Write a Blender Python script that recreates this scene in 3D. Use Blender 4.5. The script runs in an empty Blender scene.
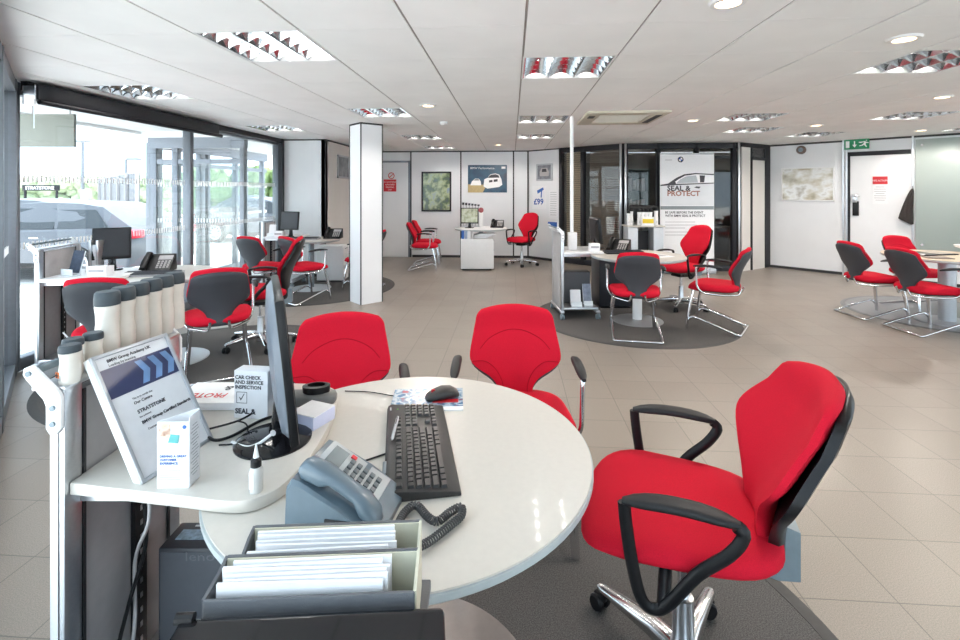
import bpy, bmesh, math, random
from mathutils import Vector, Matrix
from bpy_extras.object_utils import world_to_camera_view
random.seed(7)
C = bpy.context.scene
COL = C.collection
PI = math.pi
# ------------------------------------------------------------------ camera, world, sun, exposure
YAW = math.radians(3.8)            # the lens looks 3.8 degrees left of the room's long axis
EYE = 1.42
CEIL = 2.277
CA, SA = math.cos(YAW), math.sin(YAW)
cam_d = bpy.data.cameras.new('camera'); cam = bpy.data.objects.new('camera', cam_d); COL.objects.link(cam)
cam.location = (0, 0, EYE); cam.rotation_euler = (PI / 2, 0, YAW)
cam_d.sensor_width = 36; cam_d.lens = 18; cam_d.shift_y = -129 / 960; cam_d.clip_start = 0.02; cam_d.clip_end = 300
C.camera = cam
w = bpy.data.worlds.new('world'); C.world = w; w.use_nodes = True
wn = w.node_tree.nodes; wl = w.node_tree.links
bgn = wn['Background']; bgn.inputs[1].default_value = 3.0
tcw = wn.new('ShaderNodeTexCoord'); nzw = wn.new('ShaderNodeTexNoise'); mpw = wn.new('ShaderNodeMapping'); mpw.inputs['Scale'].default_value = (1, 1, 3.5)
nzw.inputs['Scale'].default_value = 2.2; nzw.inputs['Detail'].default_value = 5
crw = wn.new('ShaderNodeValToRGB'); crw.color_ramp.elements[0].position = 0.35; crw.color_ramp.elements[0].color = (0.60, 0.77, 1, 1)
crw.color_ramp.elements[1].position = 0.62; crw.color_ramp.elements[1].color = (0.80, 0.91, 1, 1)
wl.new(tcw.outputs['Generated'], mpw.inputs[0]); wl.new(mpw.outputs[0], nzw.inputs['Vector']); wl.new(nzw.outputs['Fac'], crw.inputs[0]); wl.new(crw.outputs[0], bgn.inputs[0])
sun_d = bpy.data.lights.new('sun', 'SUN'); sun_d.energy = 11.0; sun_d.angle = math.radians(1.5); sun_d.color = (1, 0.97, 0.92)
sun = bpy.data.objects.new('sun', sun_d); COL.objects.link(sun)
sun.rotation_euler = Vector((-0.42, -0.30, -0.95)).to_track_quat('-Z', 'Y').to_euler()
C.view_settings.view_transform = 'Standard'; C.view_settings.look = 'None'
C.view_settings.exposure = 0.46; C.view_settings.gamma = 1.0; C.view_settings.use_curve_mapping = False
C.cycles.use_denoising = True
C.cycles.max_bounces = 10; C.cycles.diffuse_bounces = 5; C.cycles.transparent_max_bounces = 16
C.cycles.sample_clamp_indirect = 4.0; C.cycles.caustics_reflective = False; C.cycles.caustics_refractive = False
TUBE_E = 56.0       # emission of the louvre fittings' tubes
DOWN_W = 42.0      # power of a recessed downlight

# ------------------------------------------------------------------ coordinates
def W(X, D, z=0.0):
    """X metres right of the lens, D metres ahead of it -> room coordinates"""
    return Vector((X * CA - D * SA, X * SA + D * CA, z))
def head(fx, fd):
    """rotation about z that turns local +Y to the direction (fx right, fd ahead)"""
    return math.atan2(-fx, fd) + YAW

# ------------------------------------------------------------------ materials
MATS = {}
def mat(name, col, rough=0.5, metal=0.0, noise=0.0, nscale=40.0, bump=0.0, bscale=300.0, coat=0.0, sheen=0.0, spec=0.5, emit=0.0, alpha=None, trans=0.0):
    if name in MATS: return MATS[name]
    m = bpy.data.materials.new(name); m.use_nodes = True; nt = m.node_tree; b = nt.nodes['Principled BSDF']
    c = (*col, 1)
    b.inputs['Base Color'].default_value = c; b.inputs['Roughness'].default_value = rough; b.inputs['Metallic'].default_value = metal
    b.inputs['Coat Weight'].default_value = coat; b.inputs['Sheen Weight'].default_value = sheen
    b.inputs['Specular IOR Level'].default_value = spec
    b.inputs['Transmission Weight'].default_value = trans
    if emit:
        b.inputs['Emission Color'].default_value = c; b.inputs['Emission Strength'].default_value = emit
    tc = nt.nodes.new('ShaderNodeTexCoord')
    if noise or not bump:
        n = nt.nodes.new('ShaderNodeTexNoise'); n.inputs['Scale'].default_value = nscale; n.inputs['Detail'].default_value = 3
        nt.links.new(tc.outputs['Object'], n.inputs['Vector'])
        r = nt.nodes.new('ShaderNodeMix'); r.data_type = 'RGBA'
        k = noise if noise else 0.015
        r.inputs[6].default_value = tuple(max(0, x * (1 - k)) for x in col) + (1,)
        r.inputs[7].default_value = tuple(min(1, x * (1 + k)) for x in col) + (1,)
        mr = nt.nodes.new('ShaderNodeMapRange'); mr.inputs[1].default_value = 0.3; mr.inputs[2].default_value = 0.7
        nt.links.new(n.outputs['Fac'], mr.inputs[0]); nt.links.new(mr.outputs[0], r.inputs[0])
        nt.links.new(r.outputs[2], b.inputs['Base Color'])
    if bump:
        n2 = nt.nodes.new('ShaderNodeTexNoise'); n2.inputs['Scale'].default_value = bscale; n2.inputs['Detail'].default_value = 2
        nt.links.new(tc.outputs['Object'], n2.inputs['Vector'])
        bp = nt.nodes.new('ShaderNodeBump'); bp.inputs['Strength'].default_value = bump; bp.inputs['Distance'].default_value = 0.002
        nt.links.new(n2.outputs['Fac'], bp.inputs['Height']); nt.links.new(bp.outputs[0], b.inputs['Normal'])
    MATS[name] = m
    return m
def glass(name, tint=(0.96, 0.98, 0.97), rough=0.02, refl=1.0, haze=0.0):
    if name in MATS: return MATS[name]
    m = bpy.data.materials.new(name); m.use_nodes = True; nt = m.node_tree; nt.nodes.clear()
    out = nt.nodes.new('ShaderNodeOutputMaterial'); mx = nt.nodes.new('ShaderNodeMixShader'); fr = nt.nodes.new('ShaderNodeFresnel'); fr.inputs[0].default_value = 1.45
    t = nt.nodes.new('ShaderNodeBsdfTransparent'); t.inputs[0].default_value = (*tint, 1)
    g = nt.nodes.new('ShaderNodeBsdfGlossy'); g.inputs['Roughness'].default_value = rough
    mu = nt.nodes.new('ShaderNodeMath'); mu.operation = 'MULTIPLY'; mu.inputs[1].default_value = refl
    ge = nt.nodes.new('ShaderNodeNewGeometry'); mr = nt.nodes.new('ShaderNodeMapRange'); mr.inputs[3].default_value = 1.45; mr.inputs[4].default_value = 1 / 1.45
    nt.links.new(ge.outputs['Backfacing'], mr.inputs[0]); nt.links.new(mr.outputs[0], fr.inputs[0])
    nt.links.new(fr.outputs[0], mu.inputs[0]); nt.links.new(mu.outputs[0], mx.inputs[0])
    src = t.outputs[0]
    if haze:
        d = nt.nodes.new('ShaderNodeBsdfDiffuse'); d.inputs[0].default_value = (0.72, 0.78, 0.76, 1)
        tl = nt.nodes.new('ShaderNodeBsdfTranslucent'); tl.inputs[0].default_value = (0.7, 0.75, 0.73, 1)
        m2 = nt.nodes.new('ShaderNodeMixShader'); m2.inputs[0].default_value = 0.4
        nt.links.new(d.outputs[0], m2.inputs[1]); nt.links.new(tl.outputs[0], m2.inputs[2])
        m3 = nt.nodes.new('ShaderNodeMixShader'); m3.inputs[0].default_value = haze
        nt.links.new(t.outputs[0], m3.inputs[1]); nt.links.new(m2.outputs[0], m3.inputs[2]); src = m3.outputs[0]
    nt.links.new(src, mx.inputs[1]); nt.links.new(g.outputs[0], mx.inputs[2]); nt.links.new(mx.outputs[0], out.inputs[0])
    MATS[name] = m
    return m
def tile_mat(name, c1, c2, grout, size, px, py, gap, rough=0.4, speck=0.25, sscale=260.0):
    m = bpy.data.materials.new(name); m.use_nodes = True; nt = m.node_tree; b = nt.nodes['Principled BSDF']
    tc = nt.nodes.new('ShaderNodeTexCoord'); mp = nt.nodes.new('ShaderNodeMapping'); mp.inputs['Location'].default_value = (-px + size * 60, -py + size * 60, 0)
    nt.links.new(tc.outputs['Object'], mp.inputs[0])
    br = nt.nodes.new('ShaderNodeTexBrick'); br.offset = 0.0; br.squash = 1.0
    br.inputs['Scale'].default_value = 1.0; br.inputs['Brick Width'].default_value = size; br.inputs['Row Height'].default_value = size
    br.inputs['Mortar Size'].default_value = gap; br.inputs['Mortar Smooth'].default_value = 0.1; br.inputs['Bias'].default_value = 0
    br.inputs['Color1'].default_value = (*c1, 1); br.inputs['Color2'].default_value = (*c2, 1); br.inputs['Mortar'].default_value = (*grout, 1)
    nt.links.new(mp.outputs[0], br.inputs['Vector'])
    n = nt.nodes.new('ShaderNodeTexNoise'); n.inputs['Scale'].default_value = sscale; n.inputs['Detail'].default_value = 4; n.inputs['Roughness'].default_value = 0.8
    nt.links.new(tc.outputs['Object'], n.inputs['Vector'])
    mr = nt.nodes.new('ShaderNodeMapRange'); mr.inputs[1].default_value = 0.3; mr.inputs[2].default_value = 0.7; mr.inputs[3].default_value = 1 - speck; mr.inputs[4].default_value = 1 + speck * 0.55
    nt.links.new(n.outputs['Fac'], mr.inputs[0])
    mu = nt.nodes.new('ShaderNodeMix'); mu.data_type = 'RGBA'; mu.blend_type = 'MULTIPLY'; mu.inputs[0].default_value = 1
    nt.links.new(br.outputs['Color'], mu.inputs[6]); nt.links.new(mr.outputs[0], mu.inputs[7]); nt.links.new(mu.outputs[2], b.inputs['Base Color'])
    n3 = nt.nodes.new('ShaderNodeTexNoise'); n3.inputs['Scale'].default_value = 1.3; nt.links.new(tc.outputs['Object'], n3.inputs['Vector'])
    mr3 = nt.nodes.new('ShaderNodeMapRange'); mr3.inputs[3].default_value = rough - 0.06; mr3.inputs[4].default_value = rough + 0.12
    nt.links.new(n3.outputs['Fac'], mr3.inputs[0]); nt.links.new(mr3.outputs[0], b.inputs['Roughness'])
    bp = nt.nodes.new('ShaderNodeBump'); bp.inputs['Strength'].default_value = 0.25; bp.inputs['Distance'].default_value = 0.002; bp.invert = True
    nt.links.new(br.outputs['Fac'], bp.inputs['Height']); nt.links.new(bp.outputs[0], b.inputs['Normal'])
    return m
def stripe_mat(name, c1, c2, scale, axis='Z', rough=0.6):
    m = bpy.data.materials.new(name); m.use_nodes = True; nt = m.node_tree; b = nt.nodes['Principled BSDF']
    tc = nt.nodes.new('ShaderNodeTexCoord'); wv = nt.nodes.new('ShaderNodeTexWave'); wv.bands_direction = axis; wv.inputs['Scale'].default_value = scale
    nt.links.new(tc.outputs['Object'], wv.inputs['Vector'])
    r = nt.nodes.new('ShaderNodeMix'); r.data_type = 'RGBA'; r.inputs[6].default_value = (*c1, 1); r.inputs[7].default_value = (*c2, 1)
    nt.links.new(wv.outputs['Fac'], r.inputs[0]); nt.links.new(r.outputs[2], b.inputs['Base Color']); b.inputs['Roughness'].default_value = rough
    return m
def ramp_mat(name, cols, scale=6.0, rough=0.35, detail=3, stretch=(1, 1, 1)):
    """blotchy printed picture: noise through a colour ramp"""
    m = bpy.data.materials.new(name); m.use_nodes = True; nt = m.node_tree; b = nt.nodes['Principled BSDF']
    tc = nt.nodes.new('ShaderNodeTexCoord'); mp = nt.nodes.new('ShaderNodeMapping'); mp.inputs['Scale'].default_value = stretch
    n = nt.nodes.new('ShaderNodeTexNoise'); n.inputs['Scale'].default_value = scale; n.inputs['Detail'].default_value = detail
    cr = nt.nodes.new('ShaderNodeValToRGB'); el = cr.color_ramp.elements
    while len(el) < len(cols): el.new(0.5)
    for i, c in enumerate(cols): el[i].position = 0.3 + 0.4 * i / (len(cols) - 1); el[i].color = (*c, 1)
    nt.links.new(tc.outputs['Object'], mp.inputs[0]); nt.links.new(mp.outputs[0], n.inputs['Vector']); nt.links.new(n.outputs['Fac'], cr.inputs[0]); nt.links.new(cr.outputs[0], b.inputs['Base Color'])
    b.inputs['Roughness'].default_value = rough
    return m

RED = mat('red_fabric', (0.54, 0.008, 0.026), 0.85, noise=0.12, nscale=500, bump=0.3, bscale=900, spec=0.15)
SHELL = mat('grey_shell', (0.045, 0.047, 0.055), 0.5, noise=0.06, nscale=200, spec=0.3)
BLACK = mat('black_plastic', (0.009, 0.009, 0.010), 0.35, noise=0.1, nscale=200, spec=0.25)
SOFTBLK = mat('soft_black', (0.017, 0.017, 0.018), 0.5, noise=0.1, nscale=300, spec=0.25)
GLOSSBLK = mat('gloss_black', (0.008, 0.008, 0.010), 0.08, noise=0.05, spec=0.4)
CHROME = mat('chrome', (0.80, 0.80, 0.82), 0.12, 1.0, noise=0.02)
ALU = mat('brushed_aluminium', (0.62, 0.63, 0.65), 0.32, 1.0, noise=0.04, nscale=90)
POLALU = mat('polished_aluminium', (0.72, 0.72, 0.73), 0.18, 1.0, noise=0.03)
SILVERP = mat('silver_paint', (0.52, 0.54, 0.57), 0.35, 0.35, noise=0.03)
GREYP = mat('grey_panel', (0.42, 0.40, 0.40), 0.5, 0.0, noise=0.04, nscale=30)
BLUEGREY = mat('blue_grey_metal', (0.20, 0.25, 0.28), 0.4, 0.3, noise=0.05)
CREAM = mat('cream_laminate', (0.60, 0.565, 0.51), 0.32, noise=0.02, nscale=60, coat=0.15)
EDGE = mat('grey_table_edge', (0.42, 0.46, 0.47), 0.4, noise=0.04)
WHITE = mat('white_laminate', (0.78, 0.78, 0.78), 0.4, noise=0.015, nscale=30)
WALLW = mat('white_wall_panel', (0.81, 0.82, 0.84), 0.55, noise=0.02, nscale=3)
WALLC = mat('beige_wall_panel', (0.74, 0.70, 0.66), 0.6, noise=0.02, nscale=3)
CEILM = mat('ceiling_tile', (0.88, 0.875, 0.87), 0.9, noise=0.03, nscale=2.5, bump=0.25, bscale=180)
TBAR = mat('ceiling_bar', (0.36, 0.33, 0.31), 0.6, noise=0.04)
DKFRAME = mat('dark_frame', (0.018, 0.018, 0.022), 0.45, 0.0, noise=0.05, spec=0.3)
GREYFR = mat('anodised_frame', (0.20, 0.215, 0.24), 0.35, 0.6, noise=0.05)
TRIMBLK = mat('black_trim', (0.02, 0.02, 0.022), 0.5, noise=0.05)
PAPER = mat('white_paper', (0.86, 0.86, 0.88), 0.7, noise=0.02)
INK = mat('dark_ink', (0.04, 0.04, 0.05), 0.6, noise=0.05)
GREYINK = mat('grey_ink', (0.35, 0.35, 0.37), 0.6, noise=0.05)
REDINK = mat('red_ink', (0.62, 0.02, 0.03), 0.5, noise=0.05)
BLUEINK = mat('blue_ink', (0.03, 0.12, 0.42), 0.5, noise=0.05)
SIGNWHITE = mat('sign_white', (0.9, 0.9, 0.9), 0.5, noise=0.02)
CAPGREY = mat('bottle_cap_grey', (0.055, 0.068, 0.078), 0.45, noise=0.05, spec=0.3)
PEARL = mat('pearl_bottle', (0.72, 0.67, 0.60), 0.3, noise=0.03, nscale=40, coat=0.4)
CARPET = mat('carpet', (0.115, 0.108, 0.104), 0.95, noise=0.5, nscale=260, bump=0.8, bscale=420, spec=0.1)
MATEDGE = mat('mat_edge', (0.055, 0.052, 0.05), 0.7, noise=0.1)
SCREEN = mat('screen_off', (0.03, 0.03, 0.033), 0.2, noise=0.05, spec=0.3)
GLASS = glass('clear_glass')
KGLASS = glass('kiosk_glass', (0.85, 0.84, 0.82), refl=1.0)
FROST = glass('frosted_glass', (0.75, 0.82, 0.80), rough=0.3, refl=0.6, haze=0.62)
ACRYL = mat('clear_acrylic', (0.80, 0.84, 0.86), 0.1, noise=0.02)
LEDW = mat('lamp_tube_glow', (1.0, 0.97, 0.93), 0.4, emit=TUBE_E)
WARM = mat('downlight_glow', (1.0, 0.72, 0.42), 0.4, emit=5)

# ------------------------------------------------------------------ mesh helpers
class MB:
    def __init__(s): s.bm = bmesh.new()
    def _tf(s, vs, m):
        if m is not None:
            for v in vs: v.co = m @ v.co
    def box(s, c, d, m=None, bev=0.0, seg=2):
        r = bmesh.ops.create_cube(s.bm, size=1.0); vs = r['verts']
        for v in vs: v.co = Vector((v.co.x * d[0] + c[0], v.co.y * d[1] + c[1], v.co.z * d[2] + c[2]))
        if bev > 0:
            es = list({e for v in vs for e in v.link_edges})
            rr = bmesh.ops.bevel(s.bm, geom=es, offset=min(bev, min(d) * 0.49), segments=seg, profile=0.5, affect='EDGES', clamp_overlap=True)
            vs = list({v for f in rr['faces'] for v in f.verts} | {v for v in vs if v.is_valid})
        s._tf(vs, m); return s
    def rings(s, rings, cap0=True, cap1=True, closed=False, m=None):
        rr = [[s.bm.verts.new(m @ Vector(p) if m is not None else Vector(p)) for p in r] for r in rings]
        n = len(rr[0]); K = len(rr)
        for i in range(K if closed else K - 1):
            a, b = rr[i], rr[(i + 1) % K]
            for j in range(n):
                k = (j + 1) % n
                try: s.bm.faces.new((a[j], a[k], b[k], b[j]))
                except ValueError: pass
        if not closed:
            if cap0: s.bm.faces.new(rr[0][::-1])
            if cap1: s.bm.faces.new(rr[-1])
        return s
    def tube(s, pts, r, seg=8, closed=False, m=None, flat=1.0, up=None):
        pts = [Vector(p) for p in pts]; n = len(pts)
        rad = r if isinstance(r, (list, tuple)) else [r] * n
        out = []; prev = None
        for i, p in enumerate(pts):
            if closed: t = (pts[(i + 1) % n] - pts[i - 1])
            else: t = pts[min(i + 1, n - 1)] - pts[max(i - 1, 0)]
            t.normalize()
            if prev is None:
                a = Vector(up) if up else (Vector((0, 0, 1)) if abs(t.z) < 0.9 else Vector((1, 0, 0)))
                x = a.cross(t).normalized()
            else:
                x = (prev - t * prev.dot(t))
                x = x.normalized() if x.length > 1e-6 else Vector((1, 0, 0))
            prev = x; y = t.cross(x)
            out.append([p + (x * math.cos(2 * PI * k / seg) + y * flat * math.sin(2 * PI * k / seg)) * rad[i] for k in range(seg)])
        return s.rings(out, closed=closed, m=m)
    def hoop(s, prof, c=(0, 0, 0), seg=24, m=None):
        """closed profile turned about z: a ring with an open middle"""
        rr = [[(c[0] + r * math.cos(2 * PI * k / seg), c[1] + r * math.sin(2 * PI * k / seg), c[2] + z) for r, z in prof] for k in range(seg)]
        return s.rings(rr, closed=True, m=m)
    def lathe(s, prof, c=(0, 0, 0), seg=24, m=None):
        rr = [[(c[0] + max(r, 1e-4) * math.cos(2 * PI * k / seg), c[1] + max(r, 1e-4) * math.sin(2 * PI * k / seg), c[2] + z) for k in range(seg)] for r, z in prof]
        return s.rings(rr, m=m)
    def prism(s, poly, z0, z1, m=None):
        return s.rings([[(x, y, z0) for x, y in poly], [(x, y, z1) for x, y in poly]], m=m)
    def quad(s, ps, m=None):
        s.bm.faces.new([s.bm.verts.new(m @ Vector(p) if m is not None else Vector(p)) for p in ps]); return s
    def build(s, name, material, parent=None, ang=35, bev=0.0, loc=None, rot=None):
        bm = s.bm
        bmesh.ops.recalc_face_normals(bm, faces=bm.faces)
        if bev:
            es = [e for e in bm.edges if len(e.link_faces) == 2 and e.calc_face_angle(0) > 0.6]
            bmesh.ops.bevel(bm, geom=es, offset=bev, segments=2, profile=0.5, affect='EDGES', clamp_overlap=True)
        for f in bm.faces: f.smooth = True
        lim = math.radians(ang)
        for e in bm.edges:
            e.smooth = not (len(e.link_faces) == 2 and e.calc_face_angle(0) > lim)
        me = bpy.data.meshes.new(name); bm.to_mesh(me); bm.free()
        me.materials.append(material)
        o = bpy.data.objects.new(name, me); COL.objects.link(o)
        if parent is not None: o.parent = parent
        if loc is not None: o.location = loc
        if rot is not None: o.rotation_euler = rot
        return o
def tag(o, label, cat, group=None, kind=None):
    o['label'] = label; o['category'] = cat
    if group: o['group'] = group
    if kind: o['kind'] = kind
    return o
def thing(name, label, cat, loc=(0, 0, 0), rz=0.0, group=None):
    o = bpy.data.objects.new(name, None); COL.objects.link(o); o.empty_display_size = 0.1
    o.location = loc; o.rotation_euler = (0, 0, rz)
    return tag(o, label, cat, group)
def struct(o, label=None):
    o['kind'] = 'structure'
    if label: o['label'] = label
    return o
def copy_tree(o, parent=None):
    c = o.copy(); COL.objects.link(c)
    if parent is not None: c.parent = parent
    for ch in [x for x in KIDS.get(o.name, [])]:
        d = copy_tree(ch, c)
    return c
KIDS = {}
def freeze(o):
    """remember a thing's tree once, so copies need no search"""
    KIDS[o.name] = [x for x in COL.objects if x.parent == o]
    for k in KIDS[o.name]: freeze(k)
def dup(o, loc, rz, label, group=None):
    c = copy_tree(o); c.location = loc; c.rotation_euler = (0, 0, rz); c['label'] = label
    if group: c['group'] = group
    return c
def smooth_path(pts, n=6, closed=False):
    """Catmull-Rom through the points"""
    P = [Vector(p) for p in pts]; out = []; K = len(P)
    for i in range(K if closed else K - 1):
        p0 = P[i - 1] if (i > 0 or closed) else P[0]; p1 = P[i]; p2 = P[(i + 1) % K]; p3 = P[(i + 2) % K] if (closed or i + 2 < K) else P[-1]
        for k in range(n):
            t = k / n
            out.append(0.5 * ((2 * p1) + (-p0 + p2) * t + (2 * p0 - 5 * p1 + 4 * p2 - p3) * t * t + (-p0 + 3 * p1 - 3 * p2 + p3) * t ** 3))
    if not closed: out.append(P[-1])
    return out
def fillet(pts, r=0.03, n=4):
    P = [Vector(p) for p in pts]; out = [P[0]]
    for i in range(1, len(P) - 1):
        a = (P[i - 1] - P[i]); b = (P[i + 1] - P[i]); ra = min(r, a.length * 0.45, b.length * 0.45)
        A = P[i] + a.normalized() * ra; B = P[i] + b.normalized() * ra
        for k in range(n + 1):
            t = k / n; out.append(A * (1 - t) ** 2 + P[i] * 2 * t * (1 - t) + B * t * t)
    out.append(P[-1]); return out
def text(s, size, material, parent, m, name='lettering', align='LEFT', bold=0.0, sx=1.0, ext=0.0004):
    cu = bpy.data.curves.new('t', 'FONT'); cu.body = s; cu.size = size; cu.align_x = align; cu.extrude = ext; cu.offset = bold; cu.resolution_u = 2
    o = bpy.data.objects.new('t', cu); COL.objects.link(o)
    me = bpy.data.meshes.new_from_object(o)
    bpy.data.objects.remove(o)
    me.transform(m @ Matrix.Diagonal((sx, 1, 1, 1)))
    me.materials.clear(); me.materials.append(material)
    q = bpy.data.objects.new(name, me); COL.objects.link(q)
    if parent is not None: q.parent = parent
    return q
def upright(x, y, z):
    """text plane that stands up and reads from -Y"""
    return Matrix.Translation((x, y, z)) @ Matrix.Rotation(PI / 2, 4, 'X')
def superell(a, b, n=28, e=4.0, taper=0.0, c=(0, 0)):
    out = []
    for k in range(n):
        t = 2 * PI * k / n; ct, st = math.cos(t), math.sin(t)
        x = a * math.copysign(abs(ct) ** (2 / e), ct); y = b * math.copysign(abs(st) ** (2 / e), st)
        out.append((c[0] + x * (1 + taper * y / b), c[1] + y))
    return out
def ring(r, n=48, c=(0, 0)): return [(c[0] + r * math.cos(2 * PI * k / n), c[1] + r * math.sin(2 * PI * k / n)) for k in range(n)]
# ================================================================== STRUCTURE
FLOORM = tile_mat('floor_tiles', (0.285, 0.243, 0.205), (0.31, 0.265, 0.225), (0.16, 0.145, 0.125), 0.318, 0.058, 0.155, 0.0022, rough=0.34, speck=0.5, )
def clip_room(bm):
    """keep what lies inside the glazed walls on the left and behind"""
    for co, no in (((-3.86, 0, 0), (-1, 0, 0)), ((0, -0.38, 0), (-1, -1, 0)), ((0, -2.5, 0), (0, -1, 0))):
        bmesh.ops.bisect_plane(bm, geom=list(bm.verts) + list(bm.edges) + list(bm.faces), plane_co=co, plane_no=Vector(no).normalized(), clear_outer=True)
f = MB(); f.box((2.6, 4.2, -0.06), (13.2, 13.6, 0.12)); clip_room(f.bm)
struct(f.build('floor', FLOORM))
# ceiling: one slab per 600 mm cell, real gaps for the bars; openings where fittings sit
LX0, LY0 = 0.07, 0.09
FIT = [(-1.73, 2.49), (0.07, 3.09), (-3.53, 3.69), (-1.73, 4.89), (-3.53, 6.09), (-1.73, 7.29), (-1.73, 9.09), (0.07, 5.49), (0.07, 7.29),
       (2.47, 3.09), (2.47, 5.49), (3.07, 6.69), (4.27, 7.29), (4.27, 5.49), (6.07, 6.69)]
FITS = {(round((x - LX0) / 0.6), round((y - LY0) / 0.6)) for x, y in FIT}
AC = {(1, 9), (2, 9), (1, 8), (2, 8)}
cb = MB()
for i in range(-7, 15):
    for j in range(-5, 18):
        if (i, j) in FITS: continue
        x, y = LX0 + i * 0.6, LY0 + j * 0.6
        cb.box((x + 0.3, y + 0.3, CEIL + 0.01), (0.6 - 0.013, 0.6 - 0.004, 0.02))
clip_room(cb.bm)
struct(cb.build('ceiling', CEILM))
tb = MB()
for i in range(-7, 16): tb.box((LX0 + i * 0.6, 4.2, CEIL + 0.014), (0.02, 13.6, 0.016))
for j in range(-5, 19): tb.box((2.6, LY0 + j * 0.6, CEIL + 0.016), (13.2, 0.012, 0.014))
clip_room(tb.bm)
struct(tb.build('trim_1', TBAR), 'grey grid bars between the ceiling tiles')
rf = MB(); rf.box((2.6, 4.2, CEIL + 0.25), (13.2, 13.6, 0.1)); clip_room(rf.bm)
struct(rf.build('ceiling_slab', TBAR))

def wall(name, a, b, z0, z1, m, th=0.08, label=None):
    """upright panel from a to b (room left to right), thickness away from the room"""
    a = Vector(a).to_2d() if len(a) > 2 else Vector(a); b = Vector(b)
    d = (b - a); L = d.length; ang = math.atan2(d.y, d.x)
    q = MB(); q.box((L / 2, th / 2, (z0 + z1) / 2), (L, th, z1 - z0), m=Matrix.Translation((a.x, a.y, 0)) @ Matrix.Rotation(ang, 4, 'Z'))
    return struct(q.build(name, m), label)
def frame_of(a, b):
    d = Vector(b) - Vector(a); return Matrix.Translation((a[0], a[1], 0)) @ Matrix.Rotation(math.atan2(d.y, d.x), 4, 'Z'), d.length
def strip(name, a, b, specs, m, label=None):
    """trims on a wall: specs = (x0,x1,z0,z1,depth) in the wall's own frame"""
    M, L = frame_of(a, b); q = MB()
    for x0, x1, z0, z1, dp in specs: q.box(((x0 + x1) / 2, -dp / 2 + 0.001, (z0 + z1) / 2), (x1 - x0, dp, z1 - z0), m=M)
    return struct(q.build(name, m), label)
pA, pB, pC, pD, pE, pF = (0.355, 10.2), (0.95, 9.66), (2.0, 8.80), (4.02, 8.76), (4.80, 9.33), (9.0, 5.10)
BL = (-3.07, 10.2)
wall('wall_back', BL, pA, 0, CEIL, WALLW)
wall('wall_diagonal', pA, pB, 0, CEIL, WALLW)
wall('wall_right', pE, pF, 0, CEIL, WALLW)
wall('wall_alcove', (-3.86, 7.75), (-3.07, 7.75), 0, CEIL, WALLW)
q = MB(); q.box((-3.11, 9.0, CEIL / 2), (0.08, 2.5, CEIL)); struct(q.build('wall_side', WALLC))
pass
# black strips at the ceiling, the joints and the foot of the walls
MB_, Lb = frame_of(BL, pA)
def bx(px, D=10.18): # position along the back wall for a picture column
    X = (px - 480) / 480 * D; return W(X, D).x - BL[0]
strip('trim_2', BL, pA, [(0, Lb, CEIL - 0.025, CEIL, 0.012)] + [(bx(p) - 0.014, bx(p) + 0.014, 0, CEIL, 0.008) for p in (409.5, 460.5, 513.5)] + [(Lb - 0.03, Lb, 0, CEIL, 0.01)], TRIMBLK, 'black joint strips on the back wall')
strip('baseboard_back', BL, pA, [(bx(411), Lb, 0, 0.05, 0.012)], TRIMBLK)
L2 = (Vector(pB) - Vector(pA)).length
strip('trim_3', pA, pB, [(0, L2, CEIL - 0.025, CEIL, 0.012)], TRIMBLK)
strip('baseboard_diagonal', pA, pB, [(0, L2, 0, 0.05, 0.012)], TRIMBLK)
LE = (Vector(pF) - Vector(pE)).length
strip('trim_4', pE, pF, [(0, LE, CEIL - 0.03, CEIL, 0.012)], TRIMBLK)
def rx(px): # distance along the right wall for a picture column
    X = (px - 480) / 480
    d = W(X, 1).to_2d(); e = (Vector(pF) - Vector(pE)).normalized(); p = Vector(pE)
    t = (p.x * e.y - p.y * e.x) / (d.x * e.y - d.y * e.x); h = d * t
    return (h - p).dot(e), t
strip('baseboard_right', pE, pF, [(0, rx(845)[0], 0, 0.045, 0.012), (rx(914)[0], LE, 0, 0.045, 0.012)], TRIMBLK)
strip('trim_5', (-3.86, 7.75), (-3.07, 7.75), [(0, 0.79, CEIL - 0.02, CEIL, 0.01), (0.78, 0.79, 0, CEIL, 0.01), (0, 0.79, 0, 0.05, 0.01)], TRIMBLK)
q = MB(); q.box((-3.065, 9.0, CEIL - 0.012), (0.012, 2.5, 0.025)); q.box((-3.065, 9.0, 0.025), (0.012, 2.5, 0.05)); struct(q.build('trim_6', TRIMBLK))
# door in the back wall
x0, x1 = bx(378), bx(407)
strip('trim_7', BL, pA, [(x0 - 0.04, x0, 0, 2.06, 0.03), (x1, x1 + 0.04, 0, 2.06, 0.03), (x0 - 0.04, x1 + 0.04, 2.03, 2.07, 0.03)], GREYFR, 'grey frame around the back door')
strip('door_1', BL, pA, [(x0, x1, 0.01, 2.03, 0.018)], WALLW, 'white door at the back')
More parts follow.
